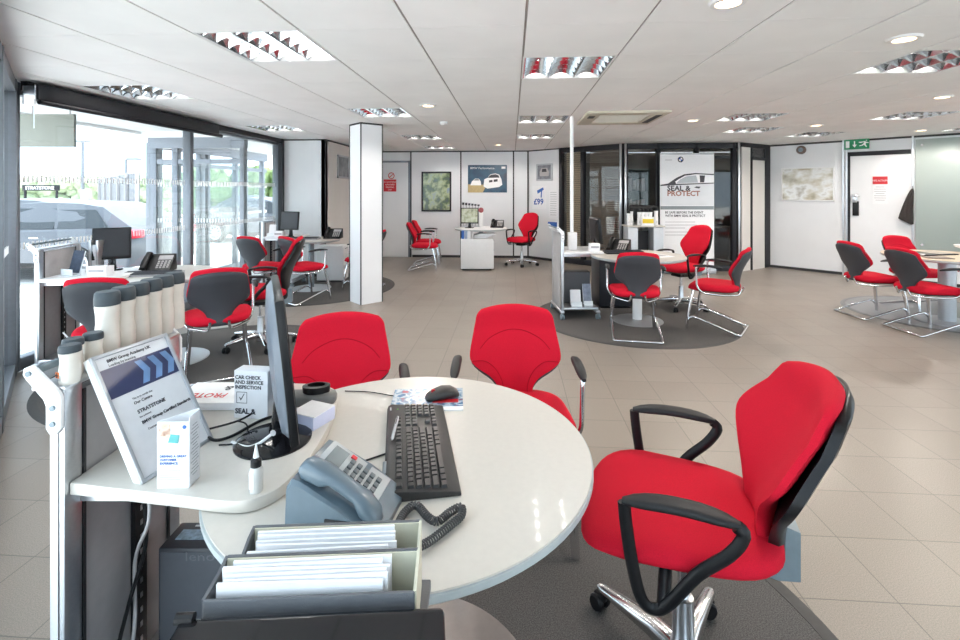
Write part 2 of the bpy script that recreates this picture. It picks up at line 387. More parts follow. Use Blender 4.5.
# door in the right wall
r0, r1 = rx(850.5)[0], rx(911)[0]
strip('trim_8', pE, pF, [(r0 - 0.11, r0 - 0.085, 0, CEIL, 0.02), (r0 - 0.06, r0 - 0.035, 0, CEIL, 0.02), (r1 + 0.01, r1 + 0.035, 0, CEIL, 0.02)], ALU, 'grey joint strips beside the right door')
strip('trim_9', pE, pF, [(r0 - 0.035, r0, 0, 2.07, 0.03), (r0 - 0.035, r1, 2.0, 2.07, 0.03)], DKFRAME, 'black frame of the right door')
dr = strip('door_2', pE, pF, [(r0, r1, 0.01, 2.0, 0.015)], WALLW, 'white door in the right wall')
Mr, _ = frame_of(pE, pF)
q = MB(); q.box((r0 + 0.06, -0.03, 1.3), (0.07, 0.03, 0.14), m=Mr, bev=0.006); q.tube([(r0 + 0.06, -0.04, 1.33), (r0 + 0.06, -0.08, 1.33), (r0 + 0.14, -0.08, 1.33)], 0.009, m=Mr); h = q.build('door_handle', ALU); h.parent = dr
q = MB(); q.box((r0 + 0.075, -0.03, 1.13), (0.085, 0.02, 0.24), m=Mr, bev=0.005); h = q.build('lock_plate', BLACK); h.parent = dr
# ---------------- pillar, a square column set at 45 degrees
pc = W(-1.482, 5.97).to_2d(); S = 0.30; ctr = Vector((pc.x, pc.y + S * math.sqrt(0.5)))
PM = Matrix.Translation((ctr.x, ctr.y, 0)) @ Matrix.Rotation(math.radians(45), 4, 'Z')
q = MB(); q.box((0, 0, CEIL / 2), (S, S, CEIL), m=PM); pil = struct(q.build('column_1', WALLW), 'white square column standing at 45 degrees')
q = MB()
for sx, sy in ((-1, -1), (1, -1), (1, 1), (-1, 1)): q.box((sx * S / 2, sy * S / 2, CEIL / 2), (0.012, 0.012, CEIL), m=PM)
q.box((S / 2, -S / 2 + S * 0.8, CEIL / 2), (0.006, 0.014, CEIL), m=PM)
q.box((0, 0, CEIL - 0.01), (S + 0.012, S + 0.012, 0.02), m=PM)
q.build('joint_strips', TRIMBLK, pil)
# ---------------- glazed walls
def glazed(n, a, b, mull, z_sill=0.0, head_z=CEIL, fw=0.06, fm=GREYFR, gm=GLASS, dots=()):
    M, L = frame_of(a, b)
    win = MB(); 
    win.box((L / 2, 0.03, z_sill + 0.05), (L, 0.09, 0.10), m=M, bev=0.004); win.box((L / 2, 0.03, head_z - 0.05), (L, 0.09, 0.10), m=M, bev=0.004)
    for x in mull: win.box((x, 0.03, (z_sill + head_z) / 2), (fw, 0.10, head_z - z_sill), m=M, bev=0.004)
    o = struct(win.build('window_%d' % n, fm))
    xs = sorted(mull)
    for x, y in zip(xs[:-1], xs[1:]):
        if y - x < 0.12: continue
        g = MB(); g.box(((x + y) / 2, 0.03, (z_sill + head_z) / 2), (y - x - fw * 0.8, 0.008, head_z - z_sill - 0.18), m=M); g.build('glass_pane', gm, o)
        for zd in dots:
            dq = MB(); k = x + 0.06
            while k < y - 0.06:
                dq.box((k, 0.022, zd), (0.016, 0.002, 0.055), m=M); k += 0.036
            dq.build('frosted_marks', SIGNWHITE, o)
    return o
CN = (-3.88, 3.50)
glazed(1, (2.12, -2.5), CN, [0.03, 1.25, 2.5, 3.75, 5.0, 6.2, 7.25, 8.38, 8.46], dots=(0.98,))
glazed(2, CN, (-3.86, 7.75), [0.0, 2.05, 4.2], dots=(0.98, 1.52))
glazed(3, (9.0, -2.5), (2.12, -2.5), [0.03, 1.4, 2.8, 4.2, 5.6, 6.85])
glazed(9, (9.0, 5.1), (9.0, -2.5), [0.03, 1.5, 3.0, 4.5, 6.0, 7.57])  # unseen right side, glazed to bring more daylight to the back
# black upright where the glazing meets the alcove
q = MB(); q.box((-3.80, 7.69, CEIL / 2), (0.07, 0.07, CEIL)); q.box((-3.80, 5.6, CEIL - 0.035), (0.05, 4.2, 0.07)); struct(q.build('trim_10', DKFRAME))
# roller blind cassette
t = thing('roller_blind', 'dark roller blind cassette along the top of the left window', 'roller blind', (-3.70, 4.6, 0))
q = MB(); q.box((0, 0.02, 2.19), (0.12, 2.3, 0.13), bev=0.02); q.tube([(0.03, -1.1, 2.115), (0.03, 1.25, 2.115)], 0.022, 10); q.build('cassette', DKFRAME, t)
q = MB(); q.box((0, -1.15, 2.16), (0.10, 0.01, 0.14)); q.box((0.02, -1.155, 2.10), (0.06, 0.008, 0.05)); q.tube([(0.04, -1.15, 2.10), (0.04, -1.15, 1.9)], 0.003, 6); q.build('end_bracket', CHROME, t)

# ---------------- glass kiosk (office) at the back
def kseg(n, a, b, mull, heads, fm=DKFRAME, blind=None):
    o = glazed(n, a, b, mull, 0.0, CEIL, 0.07, fm, KGLASS); return o
M2, Lk1 = frame_of(pB, pC); M3, Lk2 = frame_of(pC, pD)
kseg(4, pB, pC, [0.03, 0.52, Lk1 - 0.03], None)
kseg(5, pC, pD, [0.05, 0.62, 1.28, Lk2 - 0.10], None)
q = MB()
for z in (2.02,): q.box((Lk2 / 2 + 0.25, 0.03, z), (1.2, 0.07, 0.05), m=M3)
struct(q.build('trim_11', DKFRAME))
def posts(name, pts, m): 
    q = MB()
    for p in pts: q.box((p[0], p[1], CEIL / 2), (0.035, 0.035, CEIL), bev=0.004)
    return struct(q.build(name, m), 'silver upright posts of the glass office')
posts('trim_12', [(pC[0] - 0.05, pC[1] - 0.01), (pC[0] + 0.035, pC[1] - 0.02), (pD[0] - 0.03, pD[1] - 0.02)], ALU)
M4, Lk3 = frame_of(pD, pE)
strip('wall_kiosk', pD, pE, [(0.03, 0.30, 0, CEIL, 0.02)], WALLC)
q = MB(); q.box((Lk3 / 2, 0.03, 1.14), (Lk3, 0.02, CEIL), m=M4); struct(q.build('wall_kiosk_back', DKFRAME))
strip('door_3', pD, pE, [(0.36, Lk3 - 0.18, 0.0, 1.98, 0.02)], WALLC, 'cream door of the glass office')
strip('window_6', pD, pE, [(0.36, Lk3 - 0.18, 2.03, 2.20, 0.015)], KGLASS)
strip('trim_13', pD, pE, [(0.32, Lk3 - 0.16, 1.985, 2.03, 0.05), (0.32, 0.36, 0, CEIL, 0.03), (Lk3 - 0.17, Lk3 - 0.0, 0, CEIL, 0.03), (0, Lk3, 2.2, CEIL, 0.03)], DKFRAME)
# inside the office: back wall, side wall
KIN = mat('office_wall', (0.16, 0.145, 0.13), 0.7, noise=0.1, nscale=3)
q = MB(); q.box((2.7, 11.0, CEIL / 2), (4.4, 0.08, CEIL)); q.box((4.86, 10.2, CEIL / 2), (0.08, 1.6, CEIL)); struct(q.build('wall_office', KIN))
# venetian blind behind the first office pane
t = thing('venetian_blind', 'beige slatted blind behind the left pane of the glass office', 'blind', (0, 0, 0))
BLIND = mat('blind_slats', (0.62, 0.53, 0.40), 0.6, noise=0.06)
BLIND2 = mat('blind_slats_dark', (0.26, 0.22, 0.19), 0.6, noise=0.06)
q = MB()
for k in range(50): q.box((0.27, 0.16, 0.12 + k * 0.042), (0.42, 0.004, 0.034), m=M2 @ Matrix.Translation((0, 0, 0)))
q.build('slats', BLIND, t)
q = MB(); q.box((0.27, 0.16, 2.215), (0.44, 0.04, 0.03), m=M2); q.build('head_rail', DKFRAME, t)
t = thing('venetian_blind', 'dark slatted blind behind the second pane of the glass office', 'blind', (0, 0, 0))
q = MB()
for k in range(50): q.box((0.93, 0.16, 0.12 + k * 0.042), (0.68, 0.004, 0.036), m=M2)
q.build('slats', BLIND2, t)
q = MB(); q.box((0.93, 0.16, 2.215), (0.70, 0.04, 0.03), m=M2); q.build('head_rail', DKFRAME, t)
# shelving and desk seen dimly inside
t = thing('display_cabinet', 'dim glass fronted cabinet inside the glass office', 'cabinet', (2.45, 10.6, 0), 0)
q = MB()
for x in (-0.45, 0.45): q.box((x, 0, 0.95), (0.04, 0.4, 1.9))
for z in (0.05, 0.5, 0.95, 1.4, 1.88): q.box((0, 0, z), (0.9, 0.4, 0.03))
q.box((0, 0.19, 0.95), (0.9, 0.02, 1.9)); q.build('carcass', mat('teal_grey', (0.12, 0.2, 0.2), 0.4, noise=0.2, nscale=4), t)
q = MB()
for i in range(9):
    for z in (0.53, 0.98, 1.43): q.box((-0.36 + i * 0.09, -0.02, z + 0.12), (0.06, 0.2, 0.2 + 0.04 * ((i * 7) % 3)), bev=0.003)
q.build('folders', WHITE, t)
t = thing('office_desk', 'grey desk inside the glass office behind the banner', 'desk', (3.6, 9.9, 0), 0)
q = MB(); q.box((0, 0, 0.72), (1.3, 0.7, 0.03), bev=0.004); q.build('desktop', GREYP, t)
for sx in (-1, 1): q = MB(); q.box((sx * 0.6, 0, 0.35), (0.04, 0.6, 0.70)); q.build('leg', GREYP, t)

# ---------------- frosted glass board on the right
g0 = rx(914.5)[0]
t = thing('glass_board', 'large frosted glass board on the wall right of the white door', 'board', (0, 0, 0))
q = MB(); q.box((g0 + 1.0, -0.10, 1.36), (1.95, 0.012, 1.70), m=Mr, bev=0.003); q.build('panel', FROST, t)
q = MB()
for x, z in ((g0 + 0.1, 2.12), (g0 + 1.9, 2.12), (g0 + 0.1, 0.6), (g0 + 1.9, 0.6)): q = MB(); q.tube([(x, -0.12, z), (x, 0.0, z)], 0.018, 12, m=Mr); q.build('standoff_stud', CHROME, t)

# ================================================================== OUTSIDE
GZ = -0.22
PAVE = tile_mat('paving', (0.78, 0.77, 0.75), (0.84, 0.82, 0.80), (0.35, 0.34, 0.33), 0.22, 0, 0, 0.006, rough=0.7, speck=0.15, sscale=60)
q = MB(); q.box((-20, 8, GZ - 0.05), (90, 80, 0.1)); struct(q.build('ground', PAVE))
q = MB(); q.box((-4.75, 4.6, 2.36), (1.7, 8.0, 0.10)); q.box((-5.6, 4.6, 2.40), (0.10, 8.0, 0.26)); struct(q.build('canopy_roof', WHITE), 'white canopy outside the left windows')
t = thing('hanging_sign', 'blank pale board hanging on two rods under the canopy outside', 'sign', W(-4.40, 4.85), YAW)
q = MB(); q.box((0, 0, 2.03), (0.62, 0.03, 0.33), bev=0.003); q.build('board', mat('pale_board', (0.22, 0.23, 0.20), 0.5, noise=0.03), t)
for x in (-0.12, 0.26): q = MB(); q.tube([(x, 0, 2.18), (x, 0, 2.35)], 0.008, 8); q.build('rod', GREYP, t)
# entrance porch seen through the glass
POR = GREYFR
def porch(a, b, mull, n, heads=True):
    M, L = frame_of(a, b); q = MB()
    q.box((L / 2, 0, 2.14), (L, 0.10, 0.16), m=M); q.box((L / 2, 0, 1.86), (L, 0.07, 0.07), m=M); q.box((L / 2, 0, -0.05), (L, 0.08, 0.14), m=M)
    for x, wd in mull: q.box((x, 0, 1.0), (wd, 0.09, 2.3), m=M, bev=0.004)
    o = struct(q.build('window_%d' % n, POR), 'grey framed glass of the entrance porch')
    g = MB(); g.box((L / 2, 0, 1.0), (L, 0.008, 1.8), m=M); g.build('glass_pane', GLASS, o)
    dq = MB(); k = 0.1
    while k < L: dq.box((k, -0.02, 0.98), (0.02, 0.002, 0.06), m=M); dq.box((k, -0.02, 1.52), (0.02, 0.002, 0.06), m=M); k += 0.045
    dq.build('frosted_marks', SIGNWHITE, o)
    return o
porch((-5.45, 6.9), (-3.95, 6.9), [(0.05, 0.16), (0.42, 0.09), (1.46, 0.07)], 7)
porch((-5.4, 6.95), (-5.4, 10.2), [(0.05, 0.08), (1.05, 0.12), (1.22, 0.08), (2.1, 0.08), (3.1, 0.08)], 8)
q = MB(); q.box((-4.7, 8.6, 2.27), (1.7, 3.5, 0.10)); struct(q.build('porch_roof', WHITE), 'white roof of the entrance porch')
# ---- cars
CARP = mat('silver_car_paint', (0.11, 0.12, 0.14), 0.30, 0.35, noise=0.03, coat=0.3)
CARD = mat('grey_car_paint', (0.18, 0.19, 0.22), 0.22, 0.5, noise=0.03, coat=0.8)
CARG = mat('car_glass', (0.03, 0.04, 0.05), 0.12, noise=0.05)
TYRE = mat('tyre', (0.02, 0.02, 0.02), 0.7, noise=0.1)
TAIL = mat('tail_lamp', (0.75, 0.02, 0.05), 0.2, noise=0.05)
def car(name, label, loc, rz, paint=CARP, estate=True, group=None):
    """local: nose at -X, tail at +X, side facing -Y towards the building"""
    t = thing(name, label, 'car', loc, rz, group)
    L, Wd = 4.7, 1.80
    low = [(-2.35, 0.30), (-2.38, 0.55), (-2.30, 0.68), (-1.75, 0.82), (-1.15, 0.90), (2.20, 0.98), (2.33, 0.88), (2.38, 0.55), (2.34, 0.28)]
    rfp = [(-1.25, 0.88), (-0.55, 1.28), (-0.20, 1.40), (0.5, 1.45), (1.2, 1.43), (1.65, 1.36), (2.22, 0.96)] if estate else [(-1.25, 0.88), (-0.5, 1.30), (-0.1, 1.42), (0.4, 1.44), (0.9, 1.38), (1.75, 0.97)]
    q = MB(); secs = []
    for y, ins, dz in ((-0.90, 0.10, -0.03), (-0.87, 0.03, 0.0), (-0.5, 0.0, 0.02), (0, -0.03, 0.03), (0.5, 0.0, 0.02), (0.87, 0.03, 0.0), (0.90, 0.10, -0.03)):
        secs.append([(x * (1 - ins * 0.35), y, z + (dz if z > 0.4 else 0)) for x, z in low])
    # wheel arches are cut by dark arch rings below
    q.rings(secs); q.build('body', paint, t, ang=30)
    q = MB(); secs = []
    for y, k in ((-0.84, 0.0), (-0.76, 0.55), (-0.66, 0.97), (-0.3, 1.01), (0.3, 1.01), (0.66, 0.97), (0.76, 0.55), (0.84, 0.0)):
        secs.append([(x, y, 0.86 + (z - 0.86) * (k if k > 0 else 0.02)) for x, z in rfp])
    q.rings(secs); q.build('roof', paint, t, ang=30)
    # side windows follow the leaning greenhouse side
    def gw(x0, x1, x2, x3, z0, z1, nm='side_window'):
        for s in (-1, 1):
            a = MB()
            def yy(z): return s * (0.845 - 0.19 * (z - 0.88) / 0.55 + 0.004)
            P = [(x0, yy(z0), z0), (x1, yy(z0), z0), (x2, yy(z1), z1), (x3, yy(z1), z1)]
            a.rings([P, [(x, y + s * 0.006, z) for x, y, z in P]]); a.build(nm, CARG, t)
    gw(-1.0, -0.10, -0.10, -0.42, 0.95, 1.30); gw(-0.03, 0.85, 0.80, -0.03, 0.95, 1.32)
    if estate: gw(0.92, 1.90, 1.55, 0.88, 0.96, 1.30)
    else: gw(0.92, 1.40, 1.05, 0.88, 0.96, 1.26)
    a = MB(); P = [(-1.12, -0.62, 0.96), (-1.12, 0.62, 0.96), (-0.50, 0.55, 1.315), (-0.50, -0.55, 1.315)]
    a.rings([P, [(x - 0.015, y, z + 0.012) for x, y, z in P]]); a.build('windscreen', CARG, t)
    for wx in (-1.45, 1.38):
        for s in (-1, 1):
            w_ = MB(); M = Matrix.Translation((wx, s * 0.82, 0.33)) @ Matrix.Rotation(PI / 2, 4, 'X')
            w_.hoop([(0.20, -0.10), (0.32, -0.10), (0.335, -0.07), (0.335, 0.07), (0.32, 0.10), (0.20, 0.10)], seg=28, m=M); wo = w_.build('wheel', TYRE, t)
            r_ = MB(); r_.hoop([(0.19, -0.105), (0.23, -0.11), (0.23, 0.11), (0.19, 0.105)], seg=28, m=M)
            for k in range(10):
                r_.box((0.11, 0, -s * -0.0), (0.20, 0.028, 0.20), m=M @ Matrix.Rotation(2 * PI * k / 10, 4, 'Z'))
            r_.build('rim', SILVERP, wo)
            h_ = MB(); h_.hoop([(0.36, -0.06), (0.39, -0.07), (0.39, 0.03), (0.36, 0.03)], seg=28, m=Matrix.Translation((wx, s * 0.845, 0.36)) @ Matrix.Rotation(PI / 2, 4, 'X')); h_.build('wheel_arch', BLACK, t)
    for s in (-1, 1):
        l = MB(); l.box((2.22, s * 0.72, 0.86), (0.30, 0.36, 0.15), bev=0.04); l.build('tail_lamp', TAIL, t)
        l = MB(); l.box((-2.2, s * 0.68, 0.66), (0.28, 0.40, 0.14), bev=0.04); l.build('headlamp', ACRYL, t)
        l = MB(); l.box((-0.85, s * 0.95, 0.98), (0.14, 0.18, 0.12), bev=0.03); l.build('wing_mirror', paint, t)
        l = MB(); l.box((0.55, s * 0.895, 0.80), (0.18, 0.03, 0.025), bev=0.006); l.box((-0.35, s * 0.895, 0.80), (0.18, 0.03, 0.025), bev=0.006); l.build('door_handle', CHROME, t)
        l = MB(); l.box((0.0, s * 0.895, 0.30), (2.1, 0.03, 0.10), bev=0.01); l.build('sill', BLACK, t)
    return t
car('estate_car', 'silver estate car parked nearest outside the left windows', W(-8.45, 9.5, GZ), YAW + math.radians(-4))
car('estate_car', 'silver estate car parked behind the nearest one outside', W(-11.9, 12.3, GZ), YAW + math.radians(-3))
car('hatchback_car', 'silver car seen through the entrance porch glass', W(-6.9, 15.9, GZ), YAW + math.radians(170), estate=False)
car('hatchback_car', 'small silver car far beyond the window beside the white alcove', W(-12.0, 24.5, GZ), YAW + math.radians(10), estate=False)
# showroom board behind the cars
t = thing('sign_board', 'long dark board with white lettering above the parked cars', 'sign', W(-13.9, 15.2, 0), YAW)
q = MB(); q.box((0, 0, 1.52), (1.15, 0.06, 0.18), bev=0.004); q.build('board', DKFRAME, t)
text('STRATSTONE', 0.15, SIGNWHITE, t, upright(-0.47, -0.034, 1.47), bold=0.003)
for x in (-0.5, 0.5): q = MB(); q.box((x, 0, 0.6), (0.05, 0.05, 1.66)); q.build('post', DKFRAME, t)
# corrugated container fence
t = thing('metal_fence', 'pale corrugated metal fence at the edge of the car park', 'fence', W(-10.2, 14.4, GZ), head(-0.69, 0.72))
q = MB(); pl = []
n = 110
for k in range(n + 1):
    x = 9.8 * k / n; pl.append((x, 0.03 if (k // 2) % 2 else 0.0))
ring2 = pl + [(x, y + 0.02) for x, y in pl[::-1]]
q.prism(ring2, 0.0, 2.20, m=Matrix.Rotation(PI / 2, 4, 'Z')); q.build('sheeting', mat('pale_sheeting', (0.17, 0.175, 0.19), 0.5, noise=0.05), t)
q = MB()
for k in range(6): q.box((-0.08, k * 1.9, 1.10), (0.08, 0.08, 2.25))
q.build('post', GREYP, t)
# lamp posts
def lamp_post(label, p, h, arm=0.0):
    t = thing('lamp_post', label, 'lamp post', p, YAW)
    q = MB(); q.tube([(0, 0, 0), (0, 0, h)], [0.07, 0.045], 10); q.build('pole', GREYFR, t)
    q = MB(); q.box((arm, 0, h), (0.5, 0.18, 0.08), bev=0.02); q.build('lamp_head', GREYFR, t)
    if arm == 0: q = MB(); q.box((0.12, 0, h * 0.42), (0.25, 0.2, 0.45), bev=0.02); q.build('control_box', GREYP, t)
lamp_post('dark lamp post rising behind the parked cars', W(-14.9, 18.0, GZ), 4.1 - 0.6)
lamp_post('slim lamp post with arm beyond the corrugated fence', W(-14.0, 19.0, GZ), 2.9, 0.3)
lamp_post('tall thin lamp post above the green hedge', W(-10.7, 22.0, GZ), 5.2, 0.2)
# hedge and tree line
LEAF = ramp_mat('hedge_leaves', [(0.05, 0.10, 0.03), (0.12, 0.19, 0.06), (0.22, 0.29, 0.13)], 2.2, 0.8, 6)
def hedge(label, X0, X1, D, h, seed, m=LEAF):
    random.seed(seed); q = MB(); n = int((X1 - X0) / 1.1) + 1
    for k in range(n):
        for r in range(3):
            c = Vector(((X0 + (X1 - X0) * k / max(1, n - 1)) + random.uniform(-.4, .4), D + random.uniform(-.5, .5), h * (0.25 + 0.3 * r) + random.uniform(-.15, .15)))
            s = bmesh.ops.create_icosphere(q.bm, subdivisions=3, radius=random.uniform(0.75, 1.05))
            for v in s['verts']:
                v.co *= random.uniform(0.88, 1.12); v.co.z *= 0.85; v.co += c; v.co.z = max(v.co.z, 0)
                v.co = W(v.co.x, v.co.y, v.co.z + GZ)
    o = q.build('hedge', m, None, ang=20); return tag(o, label, 'hedge')
hedge('green hedge seen through the entrance porch', -17.5, -11.0, 30.0, 2.9, 3)
HAZED = ramp_mat('hazed_leaves', [(0.22, 0.28, 0.17), (0.32, 0.38, 0.24), (0.42, 0.46, 0.32)], 1.6, 0.9, 6)  # far leaves coloured paler to imitate haze
hedge('tree line painted pale with haze far behind the parked cars', -46, -24.5, 38.0, 2.6, 5, HAZED)
# ================================================================== CEILING FITTINGS
MIRROR = mat('louvre_mirror', (0.72, 0.74, 0.76), 0.10, 1.0, noise=0.02)
def louvre_light(x, y, label):
    """600 mm recessed fitting with a 3 x 4 parabolic louvre"""
    t = thing('louvre_light', label, 'ceiling light', (x + 0.3, y + 0.3, CEIL), 0, 'louvred ceiling lights')
    q = MB(); h = 0.10
    for sx in (-1, 1): q.box((sx * 0.292, 0, h / 2), (0.012, 0.596, h))
    for sy in (-1, 1): q.box((0, sy * 0.292, h / 2), (0.596, 0.012, h))
    q.box((0, 0, h), (0.596, 0.596, 0.006)); q.build('housing', WHITE, t)
    q = MB()
    for k in (-1.5, -0.5, 0.5, 1.5):
        xx = k * 0.19
        q.rings([[(xx - 0.004, -0.285, 0.002), (xx + 0.004, -0.285, 0.002), (xx + 0.022, -0.285, 0.055), (xx - 0.022, -0.285, 0.055)],
                 [(xx - 0.004, 0.285, 0.002), (xx + 0.004, 0.285, 0.002), (xx + 0.022, 0.285, 0.055), (xx - 0.022, 0.285, 0.055)]])
    for b in range(3):
        x0 = (b - 1.5) * 0.19
        for k in range(5):
            yy = -0.24 + k * 0.12; secs = []
            for i in range(7):
                u = i / 6; dip = 0.028 * (1 - (2 * u - 1) ** 2)
                secs.append([(x0 + 0.012 + u * 0.166, yy - 0.003, 0.002 + dip), (x0 + 0.012 + u * 0.166, yy + 0.003, 0.002 + dip), (x0 + 0.012 + u * 0.166, yy + 0.018, 0.056), (x0 + 0.012 + u * 0.166, yy - 0.018, 0.056)])
            q.rings(secs)
    q.build('louvre', MIRROR, t, ang=20)
    for k in (-1, 0, 1):
        q = MB(); q.tube([(k * 0.19, -0.27, 0.075), (k * 0.19, 0.27, 0.075)], 0.013, 10); q.build('lamp_tube', LEDW, t)
    return t
FIT_LABELS = ['louvred ceiling light nearest the left side, over the keyboard table', 'louvred ceiling light nearest the middle of the room, over the red chairs',
 'louvred ceiling light beside the window blind cassette, nearer of the window pair', 'louvred ceiling light just in front of the square column top', 'louvred ceiling light by the window frame, farther of the window pair',
 'louvred ceiling light behind the column, nearer of the small pair', 'louvred ceiling light closest to the back door', 'second louvred ceiling light in the middle row, before the last',
 'last and smallest louvred ceiling light of the middle row', 'large louvred ceiling light at the upper right between two downlights', 'louvred ceiling light right of the air conditioning cassette, nearer one',
 'louvred ceiling light in front of the glass office corner', 'louvred ceiling light above the framed picture on the right wall', 'louvred ceiling light above the green exit sign', 'louvred ceiling light over the frosted glass board']
lt = louvre_light(*FIT[0], FIT_LABELS[0]); freeze(lt)
for (x, y), lb in list(zip(FIT, FIT_LABELS))[1:]:
    dup(lt, (x + 0.3, y + 0.3, CEIL), 0, lb)
def on_ceiling(px, py):
    D = (CEIL - EYE) * 480 / (191 - py); return W((px - 480) / 480 * D, D, CEIL)
def downlight(px, py, label, power=DOWN_W, first=None):
    p = on_ceiling(px, py)
    t = thing('downlight', label, 'downlight', p, 0, 'round recessed downlights')
    q = MB(); q.hoop([(0.055, -0.012), (0.075, -0.012), (0.085, 0.0), (0.055, 0.001)], seg=28); q.build('trim_ring', WHITE, t)
    q = MB(); q.lathe([(0.0, -0.006), (0.05, -0.006), (0.055, -0.001), (0.0, 0.0)], seg=24); q.build('lens', WARM, t)
    l = bpy.data.lights.new('lamp', 'SPOT'); l.energy = power; l.color = (1, 0.91, 0.82); l.shadow_soft_size = 0.05; l.spot_size = math.radians(168); l.spot_blend = 0.3
    lo = bpy.data.objects.new('lamp', l); COL.objects.link(lo); lo.parent = t; lo.location = (0, 0, -0.03)
    return t
for px, py, lb in ((728, 1.5, 'round downlight at the top edge, nearest of all'), (904, 38, 'large lit downlight left of the big right ceiling light'), (942, 96.5, 'lit downlight near the right edge, above the glass board'),
                   (921, 130, 'small downlight just above the right end of the door wall'), (816, 125, 'small downlight between the exit sign and the office lights'),
                   (693, 120, 'small downlight just right of the air conditioning cassette'), (428, 105, 'lit downlight between the column and the middle ceiling lights'), (498.5, 144.5, 'bright downlight close to the back wall above the car poster')):
    downlight(px, py, lb)
t = thing('smoke_detector', 'small white smoke detector on the ceiling near the column', 'smoke detector', on_ceiling(444, 122))
q = MB(); q.lathe([(0.05, 0.0), (0.05, -0.02), (0.035, -0.04), (0.0, -0.042)][::-1]); q.build('base', WHITE, t)
# air conditioning cassette
t = thing('air_conditioner', 'beige ceiling air conditioning cassette with a square grille', 'air conditioner', (1.25, 5.66, CEIL))
ACM = mat('beige_plastic', (0.55, 0.51, 0.42), 0.5, noise=0.03)
q = MB()
for sx, sy, dx, dy in ((-0.36, 0, 0.16, 0.92), (0.36, 0, 0.16, 0.92), (0, -0.38, 0.6, 0.16), (0, 0.38, 0.6, 0.16)): q.box((sx, sy, -0.012), (dx, dy, 0.028), bev=0.006)
q.build('panel_frame', ACM, t)
q = MB(); q.box((0, 0, -0.006), (0.56, 0.60, 0.016), bev=0.003)
for k in range(14): q.box((0, -0.27 + k * 0.0415, -0.015), (0.54, 0.012, 0.006))
q.build('intake_grille', mat('beige_grille', (0.62, 0.60, 0.54), 0.5, noise=0.03), t)
q = MB(); q.box((-0.36, -0.18, -0.027), (0.07, 0.16, 0.004)); q.box((0.36, 0, -0.027), (0.07, 0.6, 0.003)); q.build('vent_slot', SOFTBLK, t)

# ================================================================== CARPET MATS
def mat_disc(X, D, r, label, cm=None, em=None):
    t = thing('round_mat', label, 'mat', W(X, D, 0), 0, None)
    q = MB(); q.lathe([(0.0, 0.0), (r - 0.05, 0.0), (r - 0.05, 0.004), (0.0, 0.0042)][::-1], seg=96); q.build('carpet_top', cm or CARPET, t)
    q = MB(); q.hoop([(r - 0.052, 0.0), (r, 0.0), (r - 0.012, 0.005), (r - 0.052, 0.0055)], seg=96); q.build('border', em or MATEDGE, t)
mat_disc(-0.02, 1.42, 1.16, 'round dark carpet mat under the nearest cream table and swivel chair')
mat_disc(-2.15, 3.95, 1.15, 'round grey carpet mat under the left table by the window')
mat_disc(-2.5, 7.1, 1.22, 'round grey carpet mat behind the column near the alcove')
mat_disc(1.72, 5.4, 1.10, 'round dark carpet mat under the middle table by the banner')
mat_disc(5.35, 5.55, 0.95, 'round grey mat under the table at the right edge', mat('grey_vinyl', (0.20, 0.20, 0.21), 0.3, noise=0.05), mat('grey_vinyl_rim', (0.16, 0.16, 0.165), 0.4, noise=0.05))
MZ = 0.0043
# ================================================================== CHAIRS
def lerp_tab(tab, t):
    n = len(tab)
    for i in range(n - 1):
        (a, va), (b, vb) = tab[i], tab[i + 1]
        if t <= b:
            def sl(j):
                if j <= 0 or j >= n - 1: return (tab[min(j + 1, n - 1)][1] - tab[max(j - 1, 0)][1]) / (tab[min(j + 1, n - 1)][0] - tab[max(j - 1, 0)][0])
                return (tab[j + 1][1] - tab[j - 1][1]) / (tab[j + 1][0] - tab[j - 1][0])
            h = b - a; k = (t - a) / h
            return (2 * k ** 3 - 3 * k * k + 1) * va + (k ** 3 - 2 * k * k + k) * h * sl(i) + (-2 * k ** 3 + 3 * k * k) * vb + (k ** 3 - k * k) * h * sl(i + 1)
    return tab[-1][1]
VIS_W = [(0.0, 0.078), (0.08, 0.079), (0.18, 0.088), (0.27, 0.118), (0.36, 0.172), (0.44, 0.207), (0.52, 0.213), (0.66, 0.204), (0.82, 0.192), (0.93, 0.183), (1.0, 0.162)]
TSK_W = [(0.0, 0.085), (0.10, 0.088), (0.22, 0.108), (0.34, 0.150), (0.46, 0.200), (0.53, 0.213), (0.62, 0.206), (0.75, 0.182), (0.88, 0.164), (0.95, 0.152), (1.0, 0.12)]
def back_loft(tab, z0, z1, y0, lean, thick, wscale=1.0, yoff=0.0, curve=0.05, n=13, rows=26, cut=0.0, edge=0.35, lean2=0.0):
    rings = []
    for i in range(rows + 1):
        t = i / rows; tt = t * (1 - cut)
        z = z0 + (z1 - z0) * tt; hw = lerp_tab(tab, tt) * wscale
        if cut and t > 0.9: hw *= 1 - 0.25 * ((t - 0.9) / 0.1) ** 2
        k = min(1.0, math.sqrt(max(0.0, 1 - max(0.0, (t - 0.93) / 0.07) ** 2)) * 0.8 + 0.2) * min(1.0, math.sqrt(max(0.0, 1 - max(0.0, (0.05 - t) / 0.05) ** 2)) * 0.7 + 0.3)
        yb = y0 - lean * (tt ** 1.2) + 0.03 * math.sin(PI * min(1, tt * 1.3)) + yoff
        fr, bk = [], []
        for j in range(n + 1):
            u = -1 + 2 * j / n; prof = (1 - abs(u) ** 5 * (1 - edge)) * k
            yc = yb + curve * (hw / 0.21) * u * u
            zz = z - 0.018 * u * u * tt ** 6
            fr.append((u * hw, yc + thick * 0.5 * prof, zz)); bk.append((u * hw, yc - thick * 0.5 * prof, zz))
        rings.append(fr + bk[::-1])
    return MB().rings(rings)
